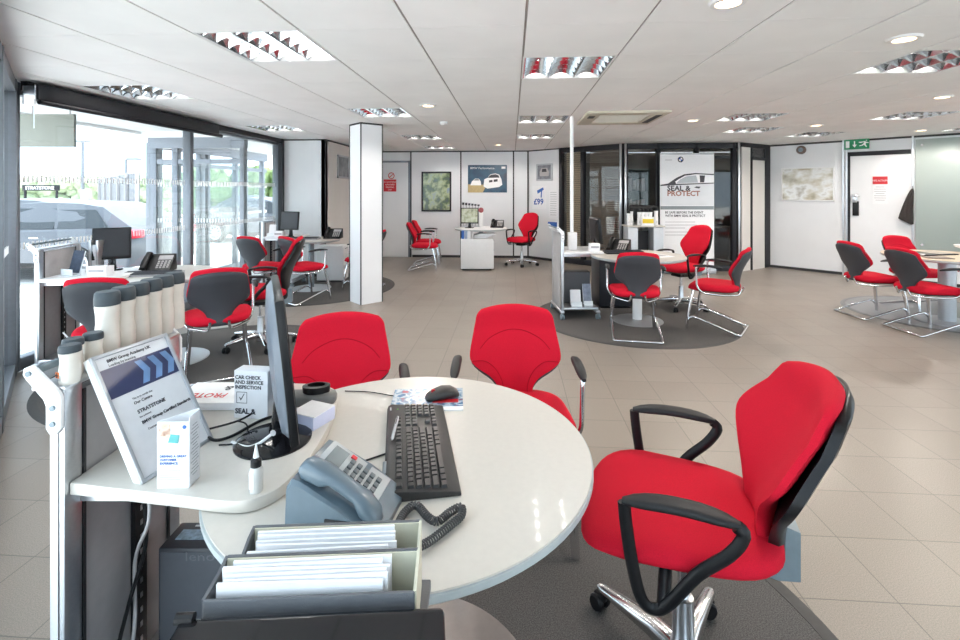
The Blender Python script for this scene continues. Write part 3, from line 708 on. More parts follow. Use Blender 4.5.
def seat_loft(a, b, z0, h, e=3.6, taper=0.10):
    rings = []
    for dz, k, drop in ((0.0, 0.90, 0), (0.12, 0.965, 0), (0.35, 1.0, 0), (0.62, 0.99, 0), (0.82, 0.955, 0), (0.94, 0.88, 0), (0.99, 0.70, 0), (1.0, 0.35, 0)):
        r = superell(a * k, b * k, 36, e, taper)
        rings.append([(x, y, z0 + h * dz - (0.025 * max(0, (y - 0.08) / 0.15) ** 2 if dz > 0.3 else 0.012 * max(0, (y - 0.08) / 0.15) ** 2)) for x, y in r])
    return MB().rings(rings)
def make_visitor(name='cantilever_chair'):
    t = thing(name, '', 'chair')
    seat_loft(0.235, 0.235, 0.405, 0.072).build('seat', RED, t, ang=60)
    def sp(x, tt):
        hw = lerp_tab(VIS_W, tt); u = x / hw; yb = -0.205 - 0.115 * (tt ** 1.2) + 0.03 * math.sin(PI * min(1, tt * 1.3))
        return (x, yb + 0.05 * (hw / 0.21) * u * u + 0.021 * (1 - abs(u) ** 5 * 0.65) + 0.0004, 0.435 + 0.417 * tt - 0.018 * u * u * tt ** 6)
    SEAM = mat('seam_red', (0.30, 0.004, 0.014), 0.9, noise=0.05, spec=0.1)
    for ps in ([(-0.200, 0.44), (-0.140, 0.43), (-0.09, 0.34), (-0.060, 0.20), (-0.056, 0.06)], [(0.200, 0.44), (0.140, 0.43), (0.09, 0.34), (0.060, 0.20), (0.056, 0.06)], [(-0.165, 0.56), (-0.12, 0.66), (-0.04, 0.73), (0.04, 0.73), (0.12, 0.66), (0.165, 0.56)]):
        q = MB(); q.tube([sp(p.x, p.y) for p in smooth_path([(a, b, 0) for a, b in ps], 6)], 0.0016, 6); q.build('seam', SEAM, t)
    q = MB(); q.rings([[(x, y, 0.392) for x, y in superell(0.19, 0.19, 28, 3.5, 0.1)], [(x, y, 0.408) for x, y in superell(0.215, 0.215, 28, 3.5, 0.1)]]); q.build('seat_pan', SHELL, t)
    back_loft(VIS_W, 0.435, 0.852, -0.205, 0.115, 0.042, 1.0, 0.0).build('backrest', RED, t, ang=60)
    back_loft(VIS_W, 0.405, 0.842, -0.20, 0.115, 0.022, 0.985, -0.028, cut=0.045).build('back_shell', SHELL, t, ang=60)
    q = MB()
    R_ = 0.0115
    left = [(-0.215, 0.205, 0.095), (-0.217, 0.17, 0.125), (-0.219, 0.10, 0.118), (-0.222, -0.24, 0.014)]
    path = smooth_path(left, 5)[:-1] + fillet([(-0.222, -0.24, 0.0135), (-0.222, -0.275, 0.0115), (0.222, -0.275, 0.0115), (0.222, -0.24, 0.0135)], 0.03) + smooth_path([(x * -1, y, z) for x, y, z in left[::-1]], 5)[1:]
    q.tube(path, R_, 8); q.build('sled_base', CHROME, t, ang=50)
    for s in (-1, 1):
        q = MB(); q.tube([(s * 0.185, 0.16, 0.40), (s * 0.200, 0.195, 0.25), (s * 0.215, 0.225, 0.012), (s * 0.215, 0.225, 0.0)], [0.016, 0.016, 0.013, 0.013], 10, flat=1.3); q.build('leg', CHROME, t)
        q = MB(); q.tube(fillet([(s * 0.262, 0.05, 0.655), (s * 0.262, 0.125, 0.655), (s * 0.258, 0.115, 0.44), (s * 0.235, 0.06, 0.385), (s * 0.20, -0.10, 0.378), (s * 0.07, -0.235, 0.372), (s * 0.062, -0.262, 0.44)], 0.04), 0.0105, 8); q.build('arm_frame', CHROME, t, ang=50)
        q = MB(); rr = []
        for k in range(9):
            u = k / 8; y = 0.15 - u * 0.27; wd = 0.021 * (1 - 0.6 * abs(2 * u - 1) ** 4); hh = 0.013 * (1 - 0.5 * abs(2 * u - 1) ** 4)
            rr.append([(s * 0.262 + x, y, 0.668 - 0.012 * (2 * u - 1) ** 2 + z * 1.0) for x, z in superell(wd, hh, 12, 3)])
        q.rings(rr); q.build('arm_pad', SOFTBLK, t, ang=50)
    return t
def make_task(name='swivel_chair', seat_z=0.435, back_h=0.48, ws=1.0, st=0.075, sd=0.235):
    t = thing(name, '', 'chair')
    sz = seat_z
    so = seat_loft(0.240, sd, sz, st); [setattr(v.co, 'y', v.co.y + sd - 0.235) for v in so.bm.verts]; so.build('seat', RED, t, ang=60)
    q = MB(); q.rings([[(x, y, sz - 0.03) for x, y in superell(0.17, 0.17, 28, 3.5, 0.1)], [(x, y, sz + 0.004) for x, y in superell(0.222, 0.215, 28, 3.5, 0.1)]]); q.build('seat_pan', BLACK, t)
    zb = sz + 0.035
    back_loft(TSK_W, zb, zb + back_h, -0.205, 0.15, 0.05, 1.03 * ws, 0.0, curve=0.055).build('backrest', RED, t, ang=60)
    back_loft(TSK_W, zb - 0.07, zb + back_h - 0.01, -0.195, 0.15, 0.034, 1.03 * ws, -0.038, curve=0.055, cut=0.01, edge=0.7).build('back_shell', BLACK, t, ang=60)
    q = MB(); q.box((0, -0.02, sz - 0.055), (0.16, 0.22, 0.055), bev=0.012); q.build('tilt_mechanism', SOFTBLK, t)
    q = MB(); q.rings([[(-0.035, -0.10, sz - 0.07), (0.035, -0.10, sz - 0.07), (0.035, -0.10, sz - 0.03), (-0.035, -0.10, sz - 0.03)],
                       [(-0.05, -0.225, sz - 0.085), (0.05, -0.225, sz - 0.085), (0.05, -0.215, sz - 0.03), (-0.05, -0.215, sz - 0.03)],
                       [(-0.05, -0.275, sz - 0.075), (0.05, -0.275, sz - 0.075), (0.05, -0.236, sz - 0.02), (-0.05, -0.236, sz - 0.02)],
                       [(-0.05, -0.275, sz + 0.05), (0.05, -0.275, sz + 0.05), (0.05, -0.240, sz + 0.06), (-0.05, -0.240, sz + 0.06)]]); q.build('back_bracket', BLUEGREY, t)
    q = MB(); q.tube([(0.05, 0.10, sz - 0.05), (0.16, 0.15, sz - 0.055)], 0.006, 8); q.lathe([(0.0, -0.012), (0.03, -0.012), (0.036, 0.0), (0.03, 0.012), (0.0, 0.012)], (0.17, 0.155, sz - 0.055), 16); q.build('height_lever', BLUEGREY, t)
    # arms: flattened black loop and a pad
    for s in (-1, 1):
        q = MB()
        pth = smooth_path([(s * 0.262, 0.145, 0.655), (s * 0.262, 0.140, 0.60), (s * 0.260, 0.125, 0.50), (s * 0.250, 0.105, 0.42), (s * 0.245, 0.075, 0.400), (s * 0.250, 0.04, 0.43), (s * 0.258, -0.02, 0.52), (s * 0.262, -0.085, 0.585), (s * 0.262, -0.115, 0.635), (s * 0.262, -0.10, 0.655)], 4)
        pth = [(p.x, p.y, p.z - 0.0) for p in pth]
        q.tube(pth, 0.0155, 8, flat=0.8); q.tube([(s * 0.248, 0.055, 0.41), (s * 0.20, 0.05, sz - 0.02), (s * 0.10, 0.04, sz - 0.04)], 0.016, 8); q.build('arm_loop', BLACK, t, ang=50)
        q = MB(); rr = []
        for k in range(11):
            u = k / 10; y = 0.15 - u * 0.26; wd = 0.027 * (1 - 0.65 * abs(2 * u - 1) ** 4); hh = 0.012 * (1 - 0.5 * abs(2 * u - 1) ** 4)
            rr.append([(s * 0.262 + x, y, 0.672 - 0.014 * (2 * u - 1) ** 2 + z) for x, z in superell(wd, hh, 12, 3)])
        q.rings(rr); q.build('arm_pad', SOFTBLK, t, ang=50)
    q = MB(); q.lathe([(0.0, 0.045), (0.030, 0.045), (0.034, 0.06), (0.036, 0.12), (0.030, 0.14), (0.028, 0.26), (0.025, 0.262), (0.0, 0.262)], seg=20); q.build('column_sleeve', ALU, t)
    q = MB(); q.lathe([(0.0, 0.25), (0.016, 0.25), (0.016, sz - 0.06), (0.0, sz - 0.06)], seg=16); q.build('gas_column', CHROME, t)
    q = MB()
    for k in range(5):
        M = Matrix.Rotation(math.radians(54 + 72 * k), 4, 'Z'); rr = []
        for u, z, wd, hh in ((0.02, 0.095, 0.030, 0.030), (0.10, 0.098, 0.026, 0.026), (0.20, 0.088, 0.022, 0.018), (0.295, 0.076, 0.019, 0.012), (0.315, 0.073, 0.012, 0.008)):
            rr.append([(u, x, z + y) for x, y in superell(wd, hh, 12, 3)])
        q.rings(rr, m=M)
    q.build('star_base', POLALU, t, ang=50)
    for k in range(5):
        M = Matrix.Rotation(math.radians(54 + 72 * k), 4, 'Z') @ Matrix.Translation((0.30, 0, 0)) @ Matrix.Rotation(math.radians(35 * k), 4, 'Z')
        q = MB()
        for s in (-1, 1): q.lathe([(0.0, -0.011), (0.022, -0.011), (0.027, -0.005), (0.027, 0.005), (0.022, 0.011), (0.0, 0.011)], seg=18, m=M @ Matrix.Translation((0.012, s * 0.016, 0.0275)) @ Matrix.Rotation(PI / 2, 4, 'X'))
        q.box((0.008, 0, 0.045), (0.04, 0.03, 0.025), m=M, bev=0.006); q.tube([(0, 0, 0.04), (0, 0, 0.07)], 0.006, 8, m=M); q.build('castor', BLACK, t)
    return t
vis = make_visitor(); task = make_task(seat_z=0.490, back_h=0.415, ws=1.15, st=0.055, sd=0.255); task_hi = make_task(seat_z=0.46, back_h=0.50)
for o in (vis, task, task_hi): freeze(o)
used = set()
def chair(proto, X, D, fx, fd, label, group, z=MZ):
    loc = W(X, D, z); rz = head(fx, fd)
    if proto.name not in used:
        used.add(proto.name); proto.location = loc; proto.rotation_euler = (0, 0, rz); proto['label'] = label; proto['group'] = group; return proto
    return dup(proto, loc, rz, label, group)
GV, GT = 'red cantilever visitor chairs', 'red swivel task chairs'
chair(task, 0.58, 1.37, -0.94, 0.35, 'large red swivel chair with black arms, nearest the camera', GT)
chair(vis, -0.57, 1.93, 0.22, -1.0, 'red chair tucked behind the cream table next to the black monitor', GV)
chair(vis, 0.16, 2.08, -0.03, -1.0, 'red chair tucked behind the cream table beyond the computer mouse', GV)
chair(vis, -2.60, 3.44, -0.22, 0.97, 'red and grey chair seen from behind, partly hidden by the white bottles', GV)
chair(vis, -2.07, 3.80, -0.50, 0.86, 'red and grey chair seen from behind with its seat at the left window table', GV)
chair(task_hi, -2.02, 4.42, -0.95, -0.25, 'red swivel chair seen side on between the two window tables', GT)
chair(vis, -2.83, 6.3, 0.35, 0.94, 'red and grey chair by the glass door, leftmost at the alcove table', GV)
chair(vis, -2.27, 6.25, 0.62, 0.78, 'red and grey chair with chrome arms facing the alcove table', GV)
chair(vis, -1.72, 7.05, -1.0, 0.05, 'red chair almost hidden behind the white column', GV)
chair(vis, -1.0, 8.72, 1.0, 0.0, 'nearer of the two red chairs side by side at the back wall desk', GV, 0.0)
chair(vis, -1.0, 9.40, 1.0, 0.0, 'farther of the two red chairs side by side at the back wall desk', GV, 0.0)
chair(task_hi, 0.80, 9.2, -0.65, -0.75, 'red swivel chair at the back right of the white wall desk', GT, 0.0)
chair(vis, 1.53, 4.74, 0.20, 0.98, 'red and grey chair seen straight from behind on the middle mat', GV)
chair(task_hi, 2.45, 5.85, -0.95, -0.33, 'red swivel chair in front of the tall printed banner', GT)
chair(vis, 2.44, 4.99, -0.80, 0.60, 'red chair on the right of the middle mat, seen from its side', GV)
chair(vis, 4.48, 5.48, 1.0, 0.0, 'red and grey chair farthest left at the right edge table', GV, 0.0)
chair(vis, 4.54, 4.87, 1.0, 0.0, 'red and grey chair nearest the camera at the right edge table', GV, 0.0)
chair(vis, 5.30, 5.82, 0.10, -1.0, 'red chair behind the right edge table, its back by the white door', GV)

# ================================================================== TABLES
def round_table(X, D, r, br, label, top=CREAM, col_r=0.04, colm=BLUEGREY, basem=SILVERP, off=(0, 0), z0=MZ):
    t = thing('round_table', label, 'table', W(X, D, z0), YAW)
    h = 0.72 - z0
    q = MB(); q.lathe([(0, h - 0.004), (r - 0.004, h - 0.004), (r - 0.004, h), (0, h + 0.0005)], seg=96); q.build('tabletop', top, t)
    q = MB(); q.lathe([(0, h - 0.030), (r - 0.012, h - 0.030), (r, h - 0.018), (r, h - 0.005), (r - 0.004, h - 0.0045), (0, h - 0.0045)], seg=96); q.build('edge_band', EDGE, t)
    q = MB(); q.lathe([(0, 0.012), (col_r, 0.012), (col_r, h - 0.03), (0, h - 0.03)], (off[0], off[1], 0), 28); q.build('pedestal', colm, t)
    q = MB(); q.lathe([(0, 0), (br, 0), (br, 0.006), (br - 0.01, 0.010), (col_r + 0.02, 0.018), (0, 0.018)], (off[0], off[1], 0), 64); q.build('base_plate', basem, t)
    return t
round_table(-0.197, 1.316, 0.495, 0.365, 'large round cream table nearest the camera under the black keyboard', basem=mat('brown_grey_metal', (0.30, 0.27, 0.26), 0.35, 0.5, noise=0.04))
round_table(-2.75, 4.05, 0.5, 0.28, 'round pale table on the left by the window with a black phone', off=(0.15, 0.0), colm=SILVERP)
round_table(-2.46, 7.0, 0.41, 0.28, 'small round table in front of the white alcove')
round_table(1.72, 5.25, 0.5, 0.27, 'round cream table on the middle mat near the banner', colm=WHITE, col_r=0.05, basem=mat('grey_metal', (0.36, 0.36, 0.37), 0.4, 0.6, noise=0.04))
round_table(0.02, 9.1, 0.5, 0.17, off=(0.0, 0.20), label= 'round white table in front of the back wall with the car poster', top=WHITE, z0=0.0)
WOOD = mat('pale_wood', (0.62, 0.50, 0.36), 0.35, noise=0.06, nscale=12)
round_table(5.06, 5.2, 0.56, 0.27, 'round pale wooden table at the right edge on a thick grey column', top=WOOD, col_r=0.075, colm=SILVERP)

# ================================================================== TROLLEY UNITS
def unit(X, D, rz, label, shelf=None, depth=0.45, top_rail=True, lower=True, shelf_len=0.5, z0=0.0):
    t = thing('desk_trolley', label, 'trolley', W(X, D, z0), YAW + rz)
    q = MB()
    for y in (0.025, depth - 0.025): 
        q.box((-0.018, y, 0.52), (0.035, 0.05, 0.90), bev=0.004)
        q.box((-0.018, 0.0 if y < 0.1 else depth, 0.52), (0.010, 0.006, 0.88))
    q.build('upright_post', ALU, t)
    q = MB(); q.box((-0.019, depth / 2, 0.52), (0.028, depth - 0.11, 0.86), bev=0.003); q.build('side_panel', GREYP, t)
    q = MB(); q.box((-0.001, 0.055, 0.52), (0.004, 0.008, 0.86)); q.box((-0.001, depth - 0.055, 0.52), (0.004, 0.008, 0.86)); q.build('joint_gap', TRIMBLK, t)
    q = MB(); q.box((-0.038, depth / 2, 0.970), (0.078, depth, 0.010), bev=0.003); q.build('top_tray', ALU, t)
    if top_rail:
        for y in (-0.006, depth + 0.006):
            q = MB(); P = [(0.0, 0.955), (-0.006, 0.968), (-0.058, 1.020), (-0.070, 1.026), (-0.084, 1.020), (-0.086, 1.006), (-0.078, 0.994), (-0.040, 0.950), (-0.034, 0.935), (-0.034, 0.885), (-0.026, 0.872), (-0.010, 0.872), (0.0, 0.885)]
            q.prism([(x, z) for x, z in P], -0.005, 0.005, m=Matrix.Translation((0, y, 0)) @ Matrix.Rotation(PI / 2, 4, 'X')); b = q.build('rail_bracket', SIGNWHITE, t, bev=0.002)
            for xx, zz in ((-0.071, 1.009), (-0.017, 0.932), (-0.017, 0.896)): q = MB(); q.tube([(xx, y - 0.009, zz), (xx, y + 0.009, zz)], 0.006, 12); q.build('screw', BLUEGREY, b)
        q = MB(); q.box((-0.076, depth / 2, 1.008), (0.014, depth, 0.018), bev=0.005); q.build('top_rail', BLUEGREY, t)
    q = MB()
    if shelf is None:
        q.box((shelf_len / 2, depth / 2, 0.735), (shelf_len, depth + 0.04, 0.026), bev=0.005)
    else:
        q.prism(shelf, 0.722, 0.75)
    q.build('worktop', CREAM if shelf else WHITE, t, bev=0.003 if shelf else 0)
    for y in (0.05, depth - 0.05): q = MB(); q.box((shelf_len * 0.35, y, 0.705), (shelf_len * 0.7, 0.012, 0.035)); q.build('shelf_bracket', ALU, t)
    if lower:
        q = MB(); q.box((shelf_len * 0.42, depth / 2, 0.115), (shelf_len * 0.90, depth, 0.025), bev=0.004); q.build('lower_shelf', ALU, t)
    q = MB(); q.box((0.005, depth * 0.55, 0.42), (0.012, 0.045, 0.60)); pk = q.build('slotted_rail', BLACK, t)
    for k in range(14): q = MB(); q.box((0.0115, depth * 0.55, 0.15 + k * 0.04), (0.002, 0.008, 0.014)); q.build('slot', ALU, pk)
    for x in (-0.024, shelf_len * 0.85):
        q = MB(); q.box((x, depth / 2, 0.085), (0.045, depth + 0.06, 0.03), bev=0.008); q.build('foot_bar', ALU, t)
        for y in (-0.01, depth + 0.01):
            q = MB()
            for s in (-1, 1): q.lathe([(0, -0.009), (0.026, -0.009), (0.031, -0.004), (0.031, 0.004), (0.026, 0.009), (0, 0.009)], seg=20, m=Matrix.Translation((x + s * 0.014, y, 0.031)) @ Matrix.Rotation(PI / 2, 4, 'Y'))
            q.box((x, y, 0.055), (0.014, 0.035, 0.04), bev=0.004); q.build('castor', BLUEGREY, t)
    return t
# worktop of the nearest unit: straight front, then a deep curve round to the far side
sh = [(0.0, 0.012)] + [tuple(p.to_2d()) for p in smooth_path([(0.30, -0.036, 0), (0.38, -0.050, 0), (0.435, -0.050, 0), (0.474, -0.025, 0), (0.498, 0.025, 0), (0.515, 0.16, 0), (0.50, 0.36, 0), (0.46, 0.52, 0), (0.38, 0.58, 0)], 6)] + [(0.0, 0.60)]
unit(-0.943, 1.09, 0, 'tall grey trolley unit nearest the camera with a curved cream worktop', shelf=sh, depth=0.42)
unit(-3.36, 3.66, math.radians(10), 'grey trolley unit standing in the glass corner on the left', depth=0.48, shelf_len=0.55)
unit(-3.18, 7.05, math.radians(0), 'pale trolley unit beside the window frame near the white alcove', depth=0.45, shelf_len=0.5, top_rail=False)
unit(0.93, 5.30, math.radians(3), 'pale grey trolley unit on castors at the left of the middle mat', depth=0.50, shelf_len=0.44)
# ================================================================== THINGS ON WALLS
def hit(a, b, px):
    """where the sight line through a picture column meets the wall a-b: distance along it and depth"""
    d = W((px - 480) / 480, 1).to_2d(); p = Vector(a); e = (Vector(b) - p).normalized()
    t = (p.x * e.y - p.y * e.x) / (d.x * e.y - d.y * e.x); return (d * t - p).dot(e), t
def wz(py, D): return EYE - (py - 191) / 480 * D
def rect_on(a, b, x0, x1, y0, y1):
    s0, d0 = hit(a, b, x0); s1, d1 = hit(a, b, x1); d = (d0 + d1) / 2
    return (s0 + s1) / 2, (wz(y0, d) + wz(y1, d)) / 2, s1 - s0, wz(y0, d) - wz(y1, d)
def picture(name, label, cat, a, b, rect, m, frame=None, fw=0.02, dep=0.012, glazed_=False, pname='print'):
    M, _ = frame_of(a, b); x, z, w_, h_ = rect_on(a, b, *rect)
    t = thing(name, label, cat, M @ Vector((x, 0, z)), math.atan2(b[1] - a[1], b[0] - a[0]))
    q = MB(); q.box((0, -dep / 2 - 0.001, 0), (w_, dep, h_)); q.build(pname, m, t)
    if frame:
        q = MB()
        for sx in (-1, 1): q.box((sx * (w_ / 2), -dep, 0), (fw, dep * 2, h_ + fw), bev=0.002)
        for sz in (-1, 1): q.box((0, -dep, sz * h_ / 2), (w_ + fw, dep * 2, fw), bev=0.002)
        q.build('frame', frame, t)
    return t, w_, h_, -dep - 0.0015
def flat(poly, y, material, parent, name, th=0.001):
    q = MB(); q.rings([[(x, y, z) for x, z in poly], [(x, y - th, z) for x, z in poly]]); return q.build(name, material, parent)
GREENREFL = ramp_mat('green_reflection', [(0.10, 0.12, 0.14), (0.12, 0.17, 0.09), (0.42, 0.48, 0.28), (0.26, 0.33, 0.38)], 6, 0.12, 4)  # green and white reflection in the picture glass, put into the print colours
picture('framed_picture', 'tall dark framed picture with a painted green reflection on the back wall', 'picture', BL, pA, (422.5, 450.5, 172.5, 210.5), GREENREFL, DKFRAME, 0.035)
t, w_, h_, y = picture('car_poster', 'wide poster of white cars on a dark blue road on the back wall', 'poster', BL, pA, (468, 507, 165, 192.5), ramp_mat('road_print', [(0.02, 0.04, 0.08), (0.03, 0.09, 0.15), (0.05, 0.06, 0.09)], 4, 0.3, 2))
def k2(pts): return [(x * w_, z * h_) for x, z in pts]
flat(k2([(-0.5, -0.5), (-0.12, -0.5), (-0.02, -0.22), (-0.5, -0.2)]), y, mat('sand_print', (0.50, 0.38, 0.18), 0.4, noise=0.1), t, 'sand_area')
flat(k2([(-0.10, -0.28), (-0.08, -0.02), (0.0, 0.03), (0.08, 0.16), (0.2, 0.19), (0.30, 0.15), (0.36, -0.02), (0.38, -0.22), (0.30, -0.30), (0.0, -0.36)]), y - 0.0015, SIGNWHITE, t, 'white_car')
flat(k2([(0.0, 0.03), (0.09, 0.14), (0.2, 0.165), (0.28, 0.13), (0.31, 0.04)]), y - 0.003, INK, t, 'windscreen_area')
flat(k2([(0.04, -0.14), (0.04, -0.06), (0.13, -0.04), (0.13, -0.12)]), y - 0.003, INK, t, 'grille_area'); flat(k2([(0.16, -0.12), (0.16, -0.03), (0.26, -0.01), (0.26, -0.1)]), y - 0.003, INK, t, 'grille_area')
flat(k2([(-0.44, -0.24), (-0.40, -0.10), (-0.32, 0.0), (-0.22, 0.0), (-0.17, -0.10), (-0.16, -0.24)]), y - 0.0015, SIGNWHITE, t, 'small_car'); flat(k2([(-0.36, -0.06), (-0.31, -0.02), (-0.23, -0.02), (-0.21, -0.06)]), y - 0.003, INK, t, 'windscreen_area')
text('BMW Performance.', 0.065, SIGNWHITE, t, upright(-0.44 * w_, y, 0.35 * h_))
flat(k2([(0.36, 0.36), (0.36, 0.44), (0.46, 0.44), (0.46, 0.36)]), y, SIGNWHITE, t, 'logo')
t, w_, h_, y = picture('car_picture', 'small silver grey picture of a car front on the diagonal wall', 'picture', pA, pB, (537.5, 552, 164.5, 180), mat('grey_print', (0.20, 0.21, 0.24), 0.3, noise=0.3, nscale=12), SILVERP, 0.03)
flat(k2([(-0.3, -0.25), (-0.32, 0.0), (-0.2, 0.28), (0.2, 0.28), (0.32, 0.0), (0.3, -0.25)]), y, GREYP, t, 'car_front')
flat(k2([(-0.17, 0.02), (-0.13, 0.22), (0.13, 0.22), (0.17, 0.02)]), y - 0.002, INK, t, 'windscreen_area')
t, w_, h_, y = picture('paper_notice', 'white notice with a dark blue crane mark on the diagonal wall', 'notice', pA, pB, (532.5, 546, 186, 209), PAPER, dep=0.003)
flat(k2([(-0.1, 0.16), (0.35, 0.34), (0.3, 0.44), (-0.15, 0.30)]), y, BLUEINK, t, 'blue_mark'); flat(k2([(0.12, 0.0), (0.2, 0.0), (0.24, 0.36), (0.16, 0.36)]), y - 0.001, BLUEINK, t, 'blue_mark')
text('£99', 0.17, BLUEINK, t, upright(-0.4 * w_, y, -0.30 * h_), bold=0.004)
t, w_, h_, y = picture('price_list', 'narrow white price list right of the crane mark notice', 'notice', pA, pB, (549, 558, 190, 219), PAPER, dep=0.003)
q = MB()
for k in range(11): q.box((0, y, 0.42 * h_ - k * 0.065 * h_ * 1.2), (w_ * 0.7, 0.001, 0.008))
q.build('text_lines', GREYINK, t)
t, w_, h_, y = picture('brochure', 'small blue and white card low on the diagonal wall', 'card', pA, pB, (548, 557, 222, 226.5), BLUEINK, dep=0.003)
# red sign on the back door
t, w_, h_, y = picture('door_sign', 'red no entry sign with white words on the back door', 'sign', BL, pA, (384, 396.5, 179.5, 191.5), REDINK, dep=0.006)
for o_ in (t,): o_.location.y -= 0.02
for i, s_ in enumerate(('NO ADMITTANCE', 'AUTHORISED', 'PERSONNEL', 'ONLY')): text(s_, 0.042, SIGNWHITE, t, upright(0, y, 0.06 - i * 0.055), align='CENTER', sx=0.8)
q = MB(); Mh = Matrix.Translation((0.03, y + 0.004, 0.21)) @ Matrix.Rotation(PI / 2, 4, 'X'); q.hoop([(0.055, 0), (0.07, 0), (0.07, 0.004), (0.055, 0.004)], seg=28, m=Mh); q.box((0, 0, 0.002), (0.11, 0.014, 0.004), m=Mh @ Matrix.Rotation(0.7, 4, 'Z')); q.build('round_symbol', REDINK, t)
# picture on the alcove side wall
t = thing('framed_picture', 'grey framed picture on the beige side wall left of the column', 'picture', (-3.07, 8.55, wz(167, 8.7)), PI / 2)
q = MB(); q.box((0, -0.008, 0), (0.55, 0.012, 0.38)); q.build('print', mat('grey_print2', (0.25, 0.27, 0.28), 0.3, noise=0.4, nscale=6), t)
q = MB()
for s_ in (-1, 1): q.box((s_ * 0.275, -0.012, 0), (0.03, 0.024, 0.41)); q.box((0, -0.012, s_ * 0.19), (0.58, 0.024, 0.03))
q.build('frame', SILVERP, t)
# right wall
WINREFL = ramp_mat('pale_reflection', [(0.16, 0.13, 0.08), (0.50, 0.45, 0.34), (0.80, 0.80, 0.78), (0.30, 0.25, 0.17)], 3.2, 0.08, 3, (1, 1, 1.5))  # pale blotches paint the bright windows reflected in this picture
picture('framed_picture', 'white framed photograph with a painted window reflection on the right wall beside the exit door', 'picture', pE, pF, (782, 834, 168, 200.5), WINREFL, SIGNWHITE, 0.022)
Mx, _ = frame_of(pE, pF)
s_, d_ = hit(pE, pF, 801.5)
t = thing('wall_alarm', 'small round grey alarm high on the right wall', 'alarm', Mx @ Vector((s_, 0, wz(150, d_))), math.atan2(pF[1] - pE[1], pF[0] - pE[0]))
q = MB(); q.lathe([(0, 0.0), (0.075, 0.0), (0.075, 0.03), (0.055, 0.05), (0, 0.05)], m=Matrix.Rotation(PI / 2, 4, 'X')); q.build('base', mat('alarm_brown', (0.16, 0.11, 0.09), 0.5, noise=0.05), t)
q = MB(); q.lathe([(0, 0.045), (0.04, 0.045), (0.035, 0.07), (0, 0.072)], m=Matrix.Rotation(PI / 2, 4, 'X')); q.build('lens', BLUEGREY, t)
EXG = mat('exit_green', (0.005, 0.25, 0.10), 0.4, noise=0.03)
t, w_, h_, y = picture('exit_sign', 'green emergency exit sign with arrow and running figure above the right door', 'sign', pE, pF, (845, 870, 138.5, 148.5), EXG, dep=0.012)
t.location = t.location + Vector((-0.03, -0.03, -0.015))
def kk(pts, cx, cz, s): return [(cx + x * s, cz + z * s) for x, z in pts]
flat(kk([(-.35, -.8), (.35, -.8), (.35, .8), (-.35, .8)], -0.36 * w_, 0, h_ * 0.42), y, SIGNWHITE, t, 'door_symbol')
flat(kk([(-.12, .8), (-.12, -.1), (-.45, -.1), (0, -.8), (.45, -.1), (.12, -.1), (.12, .8)], -0.08 * w_, 0, h_ * 0.40), y, SIGNWHITE, t, 'arrow')
for pl_ in ([(-.9, .35), (-.5, .2), (.1, .45), (.0, .1), (-.3, -.2), (-.8, -.35), (-.75, -.5), (-.15, -.4), (.05, -.2), (.45, -.75), (.6, -.65), (.35, -.1), (.45, .2), (.9, .1), (.95, .25), (.4, .45), (.2, .6), (-.3, .5), (-.85, .5)],
            [(.35, .75), (.5, .62), (.62, .75), (.5, .9)]): flat(kk(pl_, 0.28 * w_, 0, h_ * 0.44), y, SIGNWHITE, t, 'running_figure')
t, w_, h_, y = picture('door_notice', 'white notice with a red heading on the right door', 'notice', pE, pF, (873, 888, 176.5, 204), PAPER, dep=0.003)
t.location = t.location + Vector((-0.015, -0.015, 0))
flat(k2([(-0.5, 0.22), (0.5, 0.22), (0.5, 0.5), (-0.5, 0.5)]), y, REDINK, t, 'red_heading')
text('FIRE ACTION', 0.04, SIGNWHITE, t, upright(0, y - 0.002, 0.32 * h_), align='CENTER', sx=0.8)
q = MB()
for k in range(7): q.box((0, y, 0.12 * h_ - k * 0.08 * h_), (w_ * (0.8 if k % 3 else 0.6), 0.001, 0.007))
q.build('text_lines', GREYINK, t)
# coat on a hook
s_, d_ = hit(pE, pF, 909)
t = thing('coat', 'dark brown coat hanging beside the right door', 'coat', Mx @ Vector((s_ + 0.05, -0.02, 0)), math.atan2(pF[1] - pE[1], pF[0] - pE[0]))
rr = []
for z, w0, dd, sh_ in ((1.46, 0.015, 0.02, 0.0), (1.42, 0.04, 0.05, -0.01), (1.30, 0.075, 0.08, -0.04), (1.15, 0.11, 0.09, -0.07), (1.02, 0.14, 0.09, -0.09), (0.95, 0.15, 0.08, -0.10), (0.94, 0.12, 0.06, -0.10)):
    rr.append([(sh_ * 0.8 + 0.55 * w0 * math.cos(2 * PI * k / 28) * (1 + 0.12 * math.sin(5 * 2 * PI * k / 28)), -0.06 + dd * 0.5 * math.sin(2 * PI * k / 28) * (1 + 0.25 * math.cos(6 * 2 * PI * k / 28)), z - 0.04 * (sh_ / -0.1) * math.cos(2 * PI * k / 28)) for k in range(28)])
q = MB(); q.rings(rr); q.build('cloth', mat('coat_cloth', (0.035, 0.028, 0.026), 0.9, noise=0.2), t, ang=60)
q = MB(); q.tube([(0, 0.02, 1.47), (0, -0.05, 1.47), (0, -0.06, 1.50)], 0.006); q.build('hook', CHROME, t)
